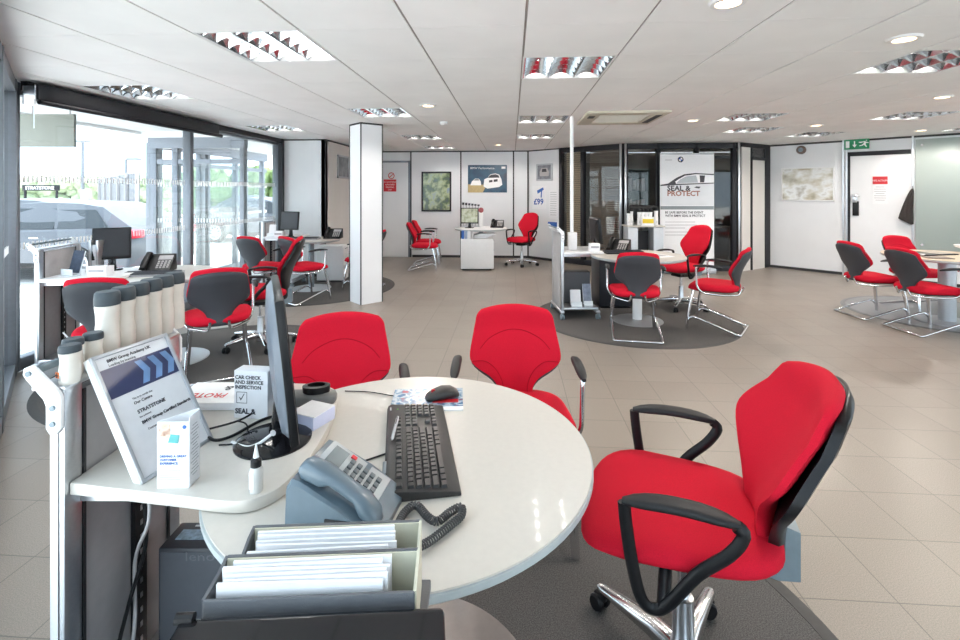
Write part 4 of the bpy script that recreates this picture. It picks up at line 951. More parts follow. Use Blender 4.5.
# printed banner
bc = W(1.688 * 1.0 + 0.0, 1)  # direction helper
Db = 8.25; bxm = (687 - 480) / 480 * Db; BWd = 54 / 480 * Db; BT = wz(154, Db)
t = thing('roller_banner', 'tall white printed roller banner with a car outline before the glass office', 'banner', W(bxm, Db), YAW)
q = MB(); q.box((0, 0, (BT + 0.10) / 2), (BWd, 0.004, BT - 0.10)); q.build('print', PAPER, t)
q = MB(); q.box((0, 0.0, 0.05), (BWd + 0.04, 0.12, 0.09), bev=0.02); q.build('base', SILVERP, t)
q = MB(); q.box((0, 0, BT), (BWd, 0.02, 0.025), bev=0.005); q.build('top_rail', SILVERP, t)
q = MB(); q.tube([(0, 0.03, 0.08), (0, 0.02, BT)], 0.01); q.build('pole', SILVERP, t)
def bp(px, py): return ((px - 687) / 480 * Db, wz(py, Db))
flat([bp(660.3, 206), bp(713.7, 206), bp(713.7, 209.5), bp(660.3, 209.5)], -0.003, mat('slate_print', (0.22, 0.25, 0.27), 0.5, noise=0.03), t, 'dark_band')
flat([bp(660.3, 185.5), bp(668, 184.3), bp(690, 183.6), bp(713.7, 184), bp(713.7, 205.5), bp(660.3, 205.5)], -0.0025, mat('pale_car_print', (0.62, 0.64, 0.67), 0.5, noise=0.12, nscale=1.5), t, 'car_body')
flat([bp(660.3, 184.8), bp(668, 183.5), bp(676, 178), bp(684, 174.3), bp(695, 173), bp(713.7, 174), bp(713.7, 175.2), bp(696, 174.2), bp(685, 175.7), bp(678, 179.5), bp(672, 184), bp(713.7, 182.6), bp(713.7, 183.6), bp(672, 185.3), bp(660.3, 186)], -0.0038, INK, t, 'roof_outline')
flat([bp(676, 183.4), bp(680, 179.5), bp(686, 176.4), bp(696, 175.3), bp(698, 182.6)], -0.0036, mat('window_print', (0.42, 0.46, 0.5), 0.5, noise=0.05), t, 'side_window'); flat([bp(699.5, 175.3), bp(705, 175.5), bp(704, 182.4), bp(700, 182.5)], -0.0036, INK, t, 'door_pillar')
flat([bp(671, 184.5), bp(672.5, 181.5), bp(675.5, 182), bp(676, 184.2)], -0.0036, INK, t, 'mirror')
flat([bp(694, 187.5), bp(696, 186.4), bp(700.5, 186.6), bp(699, 188.6)], -0.0036, INK, t, 'door_handle_print')
text('SEAL &', 0.12, INK, t, upright(bp(667, 0)[0], -0.005, bp(0, 190.6)[1]), bold=0.004, sx=1.1)
text('PROTECT', 0.12, mat('brown_ink', (0.30, 0.13, 0.10), 0.6, noise=0.05), t, upright(bp(667, 0)[0], -0.005, bp(0, 195.8)[1]), bold=0.004, sx=1.08)
text('BE SAFE BEFORE THE EVENT', 0.055, INK, t, upright(bp(665, 0)[0], -0.005, bp(0, 213.5)[1]), bold=0.001, sx=0.95)
text('WITH BMW SEAL & PROTECT', 0.055, INK, t, upright(bp(665, 0)[0], -0.005, bp(0, 216.8)[1]), bold=0.001, sx=0.95)
q = MB()
for py_, w0 in ((222, 30), (225, 32), (228, 20), (232, 33), (235, 24), (160, 7)): q.box((bp(665 + w0 / 2, 0)[0], -0.004, bp(0, py_)[1]), (w0 / 480 * Db, 0.001, 0.014))
q.build('text_lines', mat('pale_ink', (0.55, 0.55, 0.57), 0.6, noise=0.03), t)
q = MB(); cx, cz = bp(680.5, 159.5); q.lathe([(0, 0), (0.05, 0), (0.05, 0.003), (0, 0.003)], seg=32, m=Matrix.Translation((cx, -0.003, cz)) @ Matrix.Rotation(PI / 2, 4, 'X')); q.build('round_badge', INK, t)
for a0 in (0, PI):
    flat([(cx, cz)] + [(cx + 0.032 * math.cos(a0 + k * PI / 12), cz + 0.032 * math.sin(a0 + k * PI / 12)) for k in range(7)], -0.007, SIGNWHITE, t, 'badge_quarter')
    flat([(cx, cz)] + [(cx + 0.032 * math.cos(a0 + PI / 2 + k * PI / 12), cz + 0.032 * math.sin(a0 + PI / 2 + k * PI / 12)) for k in range(7)], -0.007, BLUEINK, t, 'badge_quarter')

# ================================================================== BOTTLES
def bottle_mesh(h, r, label_m=None, nm='care_bottle', cap=CAPGREY, body=PEARL):
    t = thing(nm, '', 'bottle')
    q = MB(); a = h * 0.80
    q.lathe([(0, 0), (r * 0.92, 0), (r, 0.006), (r, a * 0.30), (r * 0.97, a * 0.50), (r * 0.88, a * 0.68), (r * 0.90, a * 0.82), (r * 0.99, a * 0.97), (r * 0.98, a)], seg=28); q.build('body', body, t, ang=50)
    q = MB(); q.lathe([(0, a + 0.001), (r * 1.02, a + 0.001), (r * 1.03, h * 0.90), (r * 0.98, h * 0.975), (r * 0.85, h), (0, h)], seg=28); q.build('cap', cap, t)
    q = MB()
    for k in range(5): q.box((0.0, -r * 1.0, a * (0.30 - 0.035 * k)), (r * 0.5, 0.0012, a * 0.014))
    q.build('small_print', GREYINK, t)
    return t
bt = bottle_mesh(0.180, 0.0285); freeze(bt)
BX = -0.986
order = ['nearest and leftmost of the tall grey-capped bottles on the trolley', 'second tall grey-capped bottle counting from the nearest', 'third tall grey-capped bottle counting from the nearest', 'fourth tall grey-capped bottle counting from the nearest', 'fifth tall grey-capped bottle, next to the last of the row', 'farthest tall grey-capped bottle at the end of the row']
for k, lb in enumerate(order):
    D_ = 1.270 + k * 0.0590; Xk = BX - 0.002 * k; p = W(Xk, D_ - 0.0, 0.975)
    if k == 0: bt.location = p; bt.rotation_euler = (0, 0, YAW - 0.6); bt['label'] = lb; bt['group'] = 'tall pearl bottles on the trolley'
    else: dup(bt, p, YAW - 0.6 + 0.1 * k, lb, 'tall pearl bottles on the trolley')
bs = bottle_mesh(0.088, 0.0215)
ORG = mat('orange_label', (0.75, 0.18, 0.03), 0.5, noise=0.05)
freeze(bs)
bs.location = W(-0.955, 1.118, 0.975); bs.rotation_euler = (0, 0, YAW - 0.4); bs['label'] = 'short grey-capped bottle with an orange hazard square, nearest the camera'; bs['group'] = 'short pearl bottles on the trolley'
dup(bs, W(-0.988, 1.165, 0.975), YAW, 'short grey-capped bottle half hidden behind the orange marked one', 'short pearl bottles on the trolley')
dup(bs, W(-0.978, 1.213, 0.975), YAW, 'short grey-capped bottle just in front of the tall bottles', 'short pearl bottles on the trolley')
q = MB(); q.box((-0.006, -0.0212, 0.022), (0.013, 0.0022, 0.013)); q.build('hazard_square', ORG, bs)
q = MB(); q.box((-0.006, -0.0226, 0.022), (0.011, 0.001, 0.0025), m=None); q.box((-0.006, -0.0226, 0.022), (0.0025, 0.001, 0.011)); q.build('hazard_cross', INK, bs)

# ================================================================== ON THE NEAREST WORKTOP (top at 0.75 m)
SZ = 0.750
# leaning certificate frame
b0 = W(-0.772, 1.095, SZ); b1 = W(-0.722, 1.300, SZ); u = (b1 - b0).normalized(); n0 = Vector((u.y, -u.x, 0)); lean = 0.155; H = 0.315
v = (Vector((0, 0, math.sqrt(H * H - lean * lean))) - n0 * lean).normalized(); nn = u.cross(v).normalized()
Wf = 0.208
FM = Matrix(((u.x, v.x, nn.x, 0), (u.y, v.y, nn.y, 0), (u.z, v.z, nn.z, 0), (0, 0, 0, 1)))
t = thing('certificate_frame', 'leaning white framed certificate with a dark blue band on the nearest worktop', 'certificate', b0)
q = MB()
q.box((Wf / 2, H / 2, -0.012), (Wf, H, 0.020), m=FM, bev=0.002); q.build('backing', SIGNWHITE, t)
q = MB()
for x in (0.004, Wf - 0.004): q.box((x, H / 2, 0.001), (0.009, H, 0.008), m=FM, bev=0.002)
for z in (0.004, H - 0.004): q.box((Wf / 2, z, 0.001), (Wf, 0.009, 0.008), m=FM, bev=0.002)
q.build('frame', SILVERP, t)
q = MB(); q.box((Wf / 2, H / 2, -0.0012), (Wf - 0.012, H - 0.012, 0.001), m=FM); q.build('paper', PAPER, t)
q = MB(); q.box((Wf / 2, H * 0.765, -0.0003), (Wf - 0.016, H * 0.23, 0.001), m=FM); q.build('blue_band', mat('night_blue_print', (0.045, 0.055, 0.13), 0.35, noise=0.15, nscale=8), t)
SKB = mat('sky_blue_print', (0.20, 0.34, 0.60), 0.35, noise=0.25, nscale=14)
for k in range(3):
    x0 = 0.095 + k * 0.036; zc = H * 0.765; q = MB()
    q.rings([[FM @ Vector((a_, b_, c_)) for a_, b_ in ((x0, zc - 0.030), (x0 + 0.018, zc - 0.030), (x0 + 0.032, zc), (x0 + 0.018, zc + 0.030), (x0, zc + 0.030), (x0 + 0.014, zc))] for c_ in (0.0004, 0.0010)]); q.build('arrow_print', SKB, t)
def ft(s, x, z, size, m_=INK, bold=0.0): return text(s, size, m_, t, FM @ Matrix.Translation((x, z, 0.0002)), bold=bold, ext=0.0002)
ft('BMW Group Academy UK', 0.035, H * 0.925, 0.0105, INK, 0.0003); ft('Leading by learning', 0.035, H * 0.89, 0.009)
ft('This is to certify that', 0.055, H * 0.585, 0.0065); ft('Our Centre', 0.055, H * 0.545, 0.010, INK, 0.0002); ft('STRATSTONE', 0.055, H * 0.47, 0.0125, INK, 0.0003)
ft('has achieved', 0.055, H * 0.435, 0.006); ft('BMW Group Certified Standards', 0.055, H * 0.385, 0.0105, INK, 0.0003); ft('Customer Service', 0.062, H * 0.325, 0.0075)
q = MB()
for k in range(5): q.box((0.15, H * (0.20 - 0.025 * k), 0.0002), (0.05 - 0.006 * (k % 2), 0.002, 0.0004), m=FM)
q.build('text_lines', GREYINK, t)
# three sided leaflet card
t = thing('leaflet_card', 'folded white leaflet card standing on the nearest worktop', 'leaflet', W(-0.692, 1.082, SZ), YAW + 0.03)
q = MB()
q.box((0, 0, 0.075), (0.070, 0.0012, 0.150)); q.build('front_panel', PAPER, t)
q = MB(); q.box((0.036, 0.021, 0.080), (0.0012, 0.042, 0.158)); q.build('side_panel', PAPER, t)
q = MB(); q.rings([[(-0.034, 0.002, 0), (0.036, 0.041, 0), (0.035, 0.042, 0), (-0.035, 0.003, 0)], [(-0.034, 0.002, 0.15), (0.036, 0.041, 0.162), (0.035, 0.042, 0.162), (-0.035, 0.003, 0.15)]]); q.build('back_panel', PAPER, t)
flat([(-0.031, 0.115), (-0.005, 0.112), (-0.006, 0.146), (-0.031, 0.146)], -0.001, ramp_mat('face_print', [(0.65, 0.42, 0.32), (0.80, 0.58, 0.46), (0.35, 0.18, 0.12)], 60, 0.5), t, 'portrait_print')
flat([(-0.010, 0.104), (0.012, 0.102), (0.015, 0.120), (-0.004, 0.122)], -0.0016, mat('teal_print', (0.10, 0.42, 0.42), 0.5, noise=0.1), t, 'teal_print')
q = MB(); q.lathe([(0, 0), (0.0045, 0), (0.0045, 0.0008), (0, 0.0008)], seg=20, m=Matrix.Translation((0.026, -0.0008, 0.138)) @ Matrix.Rotation(PI / 2, 4, 'X')); q.build('round_badge', BLUEINK, t)
for i, s_ in enumerate(('DRIVING A GREAT', 'CUSTOMER', 'EXPERIENCE.')): text(s_, 0.0072, BLUEINK, t, upright(-0.029, -0.0012, 0.070 - i * 0.008), bold=0.0002, ext=0.0002)
q = MB()
for k in range(5): q.box((-0.006, -0.0008, 0.040 - 0.005 * k), (0.046, 0.0003, 0.0012))
for k in range(16): q.box((0.0368, 0.021, 0.135 - 0.0075 * k), (0.0003, 0.018 + 0.007 * (k % 3), 0.0016))
q.build('text_lines', GREYINK, t)
# dropper bottle
t = thing('dropper_bottle', 'small clear bottle with a black collar and pointed nozzle', 'bottle', W(-0.500, 1.072, SZ), YAW)
q = MB(); q.lathe([(0, 0), (0.0135, 0), (0.0145, 0.003), (0.0145, 0.048), (0.011, 0.056), (0, 0.056)], seg=24); q.build('body', mat('milky_plastic', (0.62, 0.62, 0.60), 0.25, noise=0.03), t)
q = MB(); q.lathe([(0, 0.056), (0.0115, 0.056), (0.0115, 0.070), (0.006, 0.076), (0, 0.076)], seg=24); q.build('collar', BLACK, t)
q = MB(); q.lathe([(0, 0.076), (0.0065, 0.076), (0.0035, 0.092), (0.0015, 0.104), (0, 0.104)], seg=16); q.build('nozzle', ACRYL, t)
q = MB(); q.box((-0.004, -0.0143, 0.028), (0.010, 0.0015, 0.032)); q.build('label', PAPER, t)
# monitor seen on edge
def monitor(label, X, D, z, facing, width, height, zb, tilt=0.0, base_r=0.10, back_m=SILVERP, scr=SCREEN, frame_m=BLACK, off=(0, 0), base_m=GLOSSBLK):
    t = thing('monitor', label, 'monitor', W(X, D, z), head(*facing) + PI)     # local -Y is the screen side
    T = Matrix.Translation((off[0], off[1], zb)) @ Matrix.Rotation(tilt, 4, 'X')
    q = MB(); q.box((0, 0.0, height / 2), (width, 0.022, height), m=T, bev=0.006); q.build('bezel', frame_m, t)
    q = MB(); rr = []
    for yy, k in ((0.010, 0.985), (0.026, 0.90), (0.036, 0.55), (0.038, 0.40)): rr.append([(x, yy, height / 2 + zz) for x, zz in superell(width / 2 * k, height / 2 * k, 24, 8)])
    q.rings(rr, m=T); q.build('back_cover', back_m, t)
    q = MB(); q.box((0, -0.0115, height / 2 + 0.004), (width - 0.035, 0.002, height - 0.040), m=T); q.build('screen', scr, t)
    q = MB(); q.rings([[(x + off[0] * 0.8, y + 0.03 + off[1] * 0.8, 0.008) for x, y in superell(0.035, 0.018, 12, 3)], [(x + off[0], y + 0.035 + off[1], zb * 0.5) for x, y in superell(0.028, 0.014, 12, 3)], [(x + off[0], y + 0.03 + off[1], zb + 0.06) for x, y in superell(0.026, 0.012, 12, 3)]]); q.build('neck', base_m, t)
    q = MB(); q.lathe([(0, 0), (base_r, 0), (base_r, 0.004), (base_r * 0.9, 0.010), (0, 0.013)], seg=48); q.build('foot', base_m, t)
    return t
monitor('black monitor seen edge-on on the nearest worktop, on a glossy round foot', -0.555, 1.29, SZ, (0.91, 0.42), 0.40, 0.36, 0.05, tilt=-0.10, base_r=0.098, off=(0.035, -0.044), back_m=mat('monitor_grey', (0.13, 0.15, 0.18), 0.35, noise=0.04))
# booklets and box behind it
t = thing('booklet_stack', 'stack of white booklets lying behind the black monitor', 'booklets', W(-0.80, 1.54, SZ), YAW)
q = MB(); q.box((0, 0, 0.011), (0.30, 0.15, 0.022), bev=0.002); q.build('pages', PAPER, t)
q = MB(); q.box((0, 0, 0.0235), (0.305, 0.155, 0.003)); q.build('cover', SIGNWHITE, t)
MU = Matrix.Translation((0.10, 0.045, 0.0252)) @ Matrix.Rotation(PI, 4, 'Z')
text('SEAL &', 0.045, INK, t, MU, bold=0.0005); text('PROTECT', 0.045, REDINK, t, Matrix.Translation((-0.0, -0.010, 0.0252)) @ Matrix.Rotation(PI, 4, 'Z') , bold=0.0005, sx=0.8)
t = thing('service_box', 'white cardboard box with black words and a tick behind the monitor', 'box', W(-0.672, 1.435, SZ + 0.0), YAW - 0.12)
q = MB(); q.box((0, 0.0, 0.07), (0.105, 0.045, 0.14), bev=0.001); q.build('carton', PAPER, t)
for i, s_ in enumerate(('CAR CHECK', 'AND SERVICE', 'INSPECTION')): text(s_, 0.0145, INK, t, upright(-0.049, -0.0232, 0.116 - i * 0.0145), bold=0.0004, ext=0.0002)
q = MB()
for x, z, a_, b_ in ((-0.028, 0.077, 0.032, 0.0012), (-0.028, 0.045, 0.032, 0.0012), (-0.044, 0.061, 0.0012, 0.032), (-0.012, 0.061, 0.0012, 0.032)): q.box((x, -0.0232, z), (a_, 0.0006, b_))
q.rings([[(x, y_, z) for x, z in ((-0.036, 0.062), (-0.031, 0.052), (-0.019, 0.072), (-0.021, 0.073), (-0.031, 0.057), (-0.034, 0.063))] for y_ in (-0.0229, -0.0235)]); q.build('tick_mark', INK, t)
text('SEAL &', 0.021, INK, t, upright(-0.049, -0.0232, 0.014), bold=0.0008, ext=0.0002)
# grey scanner on its black cradle
t = thing('handheld_scanner', 'long grey handheld reader in a black cradle beside the monitor', 'scanner', W(-0.565, 1.505, SZ), YAW + 0.16)
GRYD = mat('device_grey', (0.16, 0.16, 0.155), 0.45, noise=0.04); GRYL = mat('device_light', (0.55, 0.55, 0.53), 0.4, noise=0.04)
q = MB(); rr = []
for x, hw, z0_, z1_ in ((-0.15, 0.020, 0.0, 0.03), (-0.14, 0.030, 0.0, 0.040), (-0.06, 0.032, 0.0, 0.044), (0.02, 0.032, 0.0, 0.040), (0.08, 0.034, 0.0, 0.040), (0.105, 0.026, 0.003, 0.034), (0.112, 0.012, 0.010, 0.026)):
    rr.append([(x, yy, (z0_ + z1_) / 2 + zz) for yy, zz in superell(hw, (z1_ - z0_) / 2, 20, 3.5)])
q.rings(rr); q.build('body', GRYD, t, ang=50)
q = MB(); q.box((-0.085, -0.004, 0.044), (0.085, 0.042, 0.004), bev=0.002); q.build('face_plate', GRYL, t); q = MB(); q.box((-0.075, -0.004, 0.0465), (0.045, 0.026, 0.001)); q.build('display', mat('lcd_grey', (0.24, 0.27, 0.24), 0.2, noise=0.03), t)
q = MB(); q.hoop([(0.022, 0), (0.036, 0), (0.037, 0.020), (0.024, 0.022)], (0, 0, 0), 32, m=Matrix.Translation((0.050, 0, 0.038)) @ Matrix.Diagonal((1.15, 0.75, 1, 1))); q.lathe([(0, 0), (0.024, 0), (0.024, 0.006), (0, 0.006)], (0, 0, 0), 32, m=Matrix.Translation((0.050, 0, 0.038)) @ Matrix.Diagonal((1.1, 0.70, 1, 1))); q.build('cradle_ring', BLACK, t)
# note block
t = thing('note_block', 'block of white and pale lilac note paper beside the black monitor foot', 'note block', W(-0.485, 1.395, SZ), YAW - 0.45)
q = MB(); q.box((0, 0, 0.018), (0.086, 0.086, 0.036), bev=0.0005); q.build('sheets', mat('lilac_paper', (0.62, 0.64, 0.82), 0.7, noise=0.03), t)
q = MB(); q.box((0, 0, 0.037), (0.086, 0.086, 0.0025), m=Matrix.Rotation(0.05, 4, 'Z')); q.build('top_sheets', PAPER, t)
def cable(label, pts, r, m_, n=6, name='cable', cat='cable'):
    q = MB(); q.tube(smooth_path(pts, n), r, 8); o = q.build(name, m_, None, ang=60); return tag(o, label, cat)
def Pz(px, py, z): # sight line through a picture point met at height z
    D = (EYE - z) * 480 / (py - 191); return W((px - 480) / 480 * D, D, z)
cable('black power lead with a plug lying across the nearest worktop', [Pz(205, 433, SZ + .006), Pz(214, 440, SZ + .008), Pz(232, 436, SZ + .006), Pz(262, 420, SZ + .006), Pz(290, 412, SZ + .008), Pz(315, 404, SZ + .006)], 0.0042, BLACK)
cable('thin black lead looping in front of the booklets', [Pz(205, 430, SZ + .012), Pz(240, 420, SZ + .016), Pz(262, 407, SZ + .012), Pz(285, 398, SZ + .012)], 0.003, SOFTBLK)
cable('thin black lead hooked around the power lead', [Pz(219, 445, SZ + .003), Pz(235, 443, SZ + .003), Pz(247, 432, SZ + .003), Pz(246, 424, SZ + .014), Pz(238, 421, SZ + .018)], 0.0022, SOFTBLK)
cable('white lead with a plug under the edge-on monitor', [Pz(232, 442, SZ + .005), Pz(246, 447, SZ + .008), Pz(258, 444, SZ + .010), Pz(268, 437, SZ + .03), Pz(273, 433, SZ + .045)], [0.004] * 24 + [0.008], SIGNWHITE)

# ================================================================== ON THE NEAREST TABLE (top at 0.72 m)
TZ = 0.7205
t = thing('keyboard', 'black keyboard lying on the cream table', 'keyboard', W(-0.178, 1.305, TZ), head(-0.985, -0.17) )  # local +Y = far side for its user
KL, KW = 0.450, 0.146
q = MB(); rr = []
for yy, zt in ((-KW / 2 - 0.026, 0.006), (-KW / 2 - 0.023, 0.011), (-KW / 2, 0.014), (KW / 2 - 0.01, 0.026), (KW / 2, 0.022), (KW / 2 + 0.004, 0.012)):
    rr.append([(-KL / 2, yy, 0.001), (KL / 2, yy, 0.001), (KL / 2, yy, zt), (-KL / 2, yy, zt)])
q.rings(rr); q.build('case', mat('keyboard_black', (0.028, 0.026, 0.025), 0.45, noise=0.08), t, bev=0.0015)
KEYM = mat('key_black', (0.022, 0.021, 0.021), 0.38, noise=0.1)
def key(q, x, y, wk, dk=0.0155):
    z = 0.0155 + (y + KW / 2) * 0.075
    q.rings([[(x - wk / 2, y - dk / 2, z), (x + wk / 2, y - dk / 2, z), (x + wk / 2, y + dk / 2, z), (x - wk / 2, y + dk / 2, z)],
             [(x - wk / 2 + 0.002, y - dk / 2 + 0.001, z + 0.0065), (x + wk / 2 - 0.002, y - dk / 2 + 0.001, z + 0.0065), (x + wk / 2 - 0.002, y + dk / 2 - 0.003, z + 0.0065), (x - wk / 2 + 0.002, y + dk / 2 - 0.003, z + 0.0065)]])
q = MB(); P_ = 0.019
for r_ in range(6):
    y = -0.060 + r_ * P_ + (0.008 if r_ == 5 else 0)
    x = -0.215
    if r_ == 0: ws = [1.25, 1.25, 1.25, 5.9, 1.25, 1.25, 1.25, 1.6]
    elif r_ == 1: ws = [2.25] + [1] * 10 + [2.75]
    elif r_ == 2: ws = [1.75] + [1] * 11 + [2.25]
    elif r_ == 3: ws = [1.5] + [1] * 12 + [1.5]
    elif r_ == 4: ws = [1] * 13 + [2]
    else: ws = [1, -1, 1, 1, 1, 1, -0.5, 1, 1, 1, 1, -0.5, 1, 1, 1, 1]
    for w0 in ws:
        if w0 > 0: key(q, x + w0 * P_ / 2, y, w0 * P_ - 0.0022)
        x += abs(w0) * P_
    for k in range(3):
        if not (r_ in (2,) or (r_ == 1 and k != 1)): key(q, 0.088 + k * P_, y, P_ - 0.0022)
    if r_ < 5:
        for k in range(4):
            key(q, 0.152 + k * P_, y, P_ - 0.0022)
q.build('keys', KEYM, t)
q = MB(); q.box((0.19, 0.066, 0.0268), (0.02, 0.004, 0.0008)); q.build('logo_mark', SIGNWHITE, t)
q = MB(); q.box((0.19, 0.045, 0.0245), (0.004, 0.004, 0.001)); q.build('indicator', mat('green_led', (0.2, 0.8, 0.1), 0.4, noise=0.02), t)
q = MB(); q.box((-0.115, 0.076, 0.015), (0.055, 0.012, 0.014), bev=0.003); q.build('blue_tab', BLUEGREY, t)
t = thing('pen', 'silver pen lying across the black keyboard', 'pen', W(-0.238, 1.345, TZ + 0.036), head(-0.05, 1.0))
q = MB(); q.tube([(0, -0.065, 0), (0, -0.055, 0), (0, 0.055, 0), (0, 0.065, 0)], [0.0015, 0.0045, 0.0045, 0.003], 10); q.build('barrel', SILVERP, t)
q = MB(); q.box((0.0, 0.035, 0.0055), (0.002, 0.04, 0.0015)); q.build('clip', BLACK, t)
t = thing('magazine', 'colourful magazine under the computer mouse', 'magazine', W(-0.175, 1.605, TZ), YAW + 0.05)
q = MB(); q.box((0, 0, 0.002), (0.235, 0.165, 0.004)); q.build('pages', PAPER, t)
q = MB(); q.box((0, 0.012, 0.0046), (0.235, 0.140, 0.0012)); q.build('cover_picture', ramp_mat('cover_print', [(0.02, 0.05, 0.13), (0.05, 0.16, 0.32), (0.50, 0.58, 0.66), (0.08, 0.20, 0.34), (0.35, 0.06, 0.06)], 30, 0.25, 3), t)
q = MB(); q.box((0.06, -0.020, 0.0056), (0.085, 0.025, 0.0008)); q.build('red_block', REDINK, t)
t = thing('computer_mouse', 'black computer mouse resting on the colourful magazine', 'mouse', W(-0.125, 1.612, TZ + 0.0055), head(-0.93, -0.36))
q = MB(); rr = []
for u_, hw, h0 in ((-0.056, 0.010, 0.010), (-0.050, 0.022, 0.022), (-0.03, 0.029, 0.034), (0.0, 0.031, 0.037), (0.03, 0.030, 0.029), (0.050, 0.025, 0.018), (0.058, 0.014, 0.010)):
    rr.append([(x, u_, max(0.0, h0 * 0.5 + z)) for x, z in superell(hw, h0 * 0.5, 20, 2.6)])
q.rings(rr); q.build('body', mat('mouse_black', (0.03, 0.027, 0.026), 0.4, noise=0.05), t, ang=60)
q = MB(); q.lathe([(0, -0.003), (0.008, -0.003), (0.008, 0.003), (0, 0.003)], seg=16, m=Matrix.Translation((0, 0.032, 0.025)) @ Matrix.Rotation(PI / 2, 4, 'Y')); q.build('scroll_wheel', REDINK, t)
cable('thin black mouse lead running left across the cream table', [Pz(437, 398, TZ + .003), Pz(420, 398, TZ + .003), Pz(395, 396, TZ + .003), Pz(370, 392, TZ + .003), Pz(345, 391, TZ + .003)], 0.0018, SOFTBLK)
cable('black keyboard lead running behind the desk phone', [Pz(388, 453, TZ + .004), Pz(370, 459, TZ + .003), Pz(350, 466, TZ + .003), Pz(325, 472, TZ + .003)], 0.0024, SOFTBLK)
# desk phone
PHB = mat('phone_blue_grey', (0.105, 0.15, 0.185), 0.32, noise=0.04, coat=0.3); PHG = mat('phone_silver', (0.42, 0.45, 0.46), 0.35, noise=0.04)
t = thing('desk_phone', 'blue grey desk phone with its handset on the near side of the cream table', 'phone', W(-0.280, 1.035, TZ), YAW + math.radians(-10)); t.scale = (0.76, 0.80, 0.95)
q = MB(); rr = []
prof = [(-0.125, 0.0), (-0.135, 0.03), (-0.132, 0.105), (-0.118, 0.122), (-0.095, 0.118), (0.02, 0.072), (0.10, 0.030), (0.125, 0.012), (0.125, 0.0)]
for yy, sc in ((-0.105, 0.93), (-0.098, 1.0), (0.098, 1.0), (0.105, 0.95)): rr.append([(x * (1 if sc == 1 else 0.985), yy, z * sc) for x, z in prof])
q.rings(rr); q.build('body', PHB, t, ang=40)
SL = math.atan2(0.118 - 0.030, -0.095 - 0.10)
slope = math.atan2(0.030 - 0.118, 0.195)
PT = Matrix.Translation((-0.095, 0, 0.118)) @ Matrix.Rotation(-slope, 4, 'Y')
q = MB(); q.box((0.095, 0.030, 0.002), (0.20, 0.13, 0.006), m=PT, bev=0.003); q.build('face_plate', PHG, t)
q = MB(); q.box((0.035, 0.035, 0.0055), (0.045, 0.09, 0.002), m=PT); q.build('display', mat('phone_lcd', (0.14, 0.17, 0.18), 0.15, noise=0.03), t)
q = MB()
for i in range(5):
    for j in range(4): q.box((0.080 + i * 0.022, -0.008 + j * 0.022, 0.008), (0.014, 0.016, 0.005), m=PT, bev=0.001)
q.build('keys', mat('phone_keys', (0.10, 0.12, 0.13), 0.4, noise=0.05), t)
q = MB(); q.box((0.075, 0.075, 0.008), (0.016, 0.012, 0.004), m=PT); q.build('red_key', REDINK, t)
q = MB(); rr = []
for x, zc, hh, hw in ((-0.015, 0.018, 0.010, 0.020), (0.0, 0.022, 0.022, 0.027), (0.05, 0.030, 0.022, 0.028), (0.075, 0.038, 0.014, 0.024), (0.15, 0.038, 0.013, 0.024), (0.175, 0.030, 0.022, 0.028), (0.215, 0.020, 0.020, 0.027), (0.23, 0.012, 0.010, 0.018)):
    rr.append([(x, -0.072 + yy, zc + zz) for yy, zz in superell(hw, hh, 18, 3)])
q.rings(rr, m=PT); q.build('handset', PHB, t, ang=50)
q = MB(); q.box((0.03, -0.1055, 0.035), (0.10, 0.006, 0.030), bev=0.002); q.build('side_grille', SOFTBLK, t)
q = MB()
ctrl = smooth_path([Pz(398, 524, TZ + .012), Pz(405, 512, TZ + .012), Pz(416, 505, TZ + .012), Pz(428, 517, TZ + .012), Pz(438, 521, TZ + .012), Pz(450, 512, TZ + .012), Pz(461, 507, TZ + .012), Pz(461, 516, TZ + .012), Pz(448, 527, TZ + .012), Pz(430, 541, TZ + .012), Pz(415, 548, TZ + .02)], 12)
L_ = [0]
for a_, b_ in zip(ctrl[:-1], ctrl[1:]): L_.append(L_[-1] + (b_ - a_).length)
hp = []; turns = L_[-1] / 0.0062; N = int(turns * 9)
for k in range(N + 1):
    s_ = L_[-1] * k / N; i = max(0, min(len(ctrl) - 2, next((j for j in range(len(L_) - 1) if L_[j + 1] >= s_), len(ctrl) - 2)))
    f_ = (s_ - L_[i]) / max(1e-6, L_[i + 1] - L_[i]); c_ = ctrl[i].lerp(ctrl[i + 1], f_); tg = (ctrl[i + 1] - ctrl[i]).normalized(); sd = Vector((-tg.y, tg.x, 0)).normalized(); ph = 2 * PI * turns * k / N
    hp.append(c_ + sd * 0.0072 * math.cos(ph) + Vector((0, 0, 1)) * 0.0072 * math.sin(ph))
q.tube(hp, 0.0020, 6); o = q.build('coiled_cord', mat('cord_grey', (0.06, 0.06, 0.062), 0.45, noise=0.05), None, ang=60); tag(o, 'coiled dark grey phone cord lying on the cream table', 'phone cord')

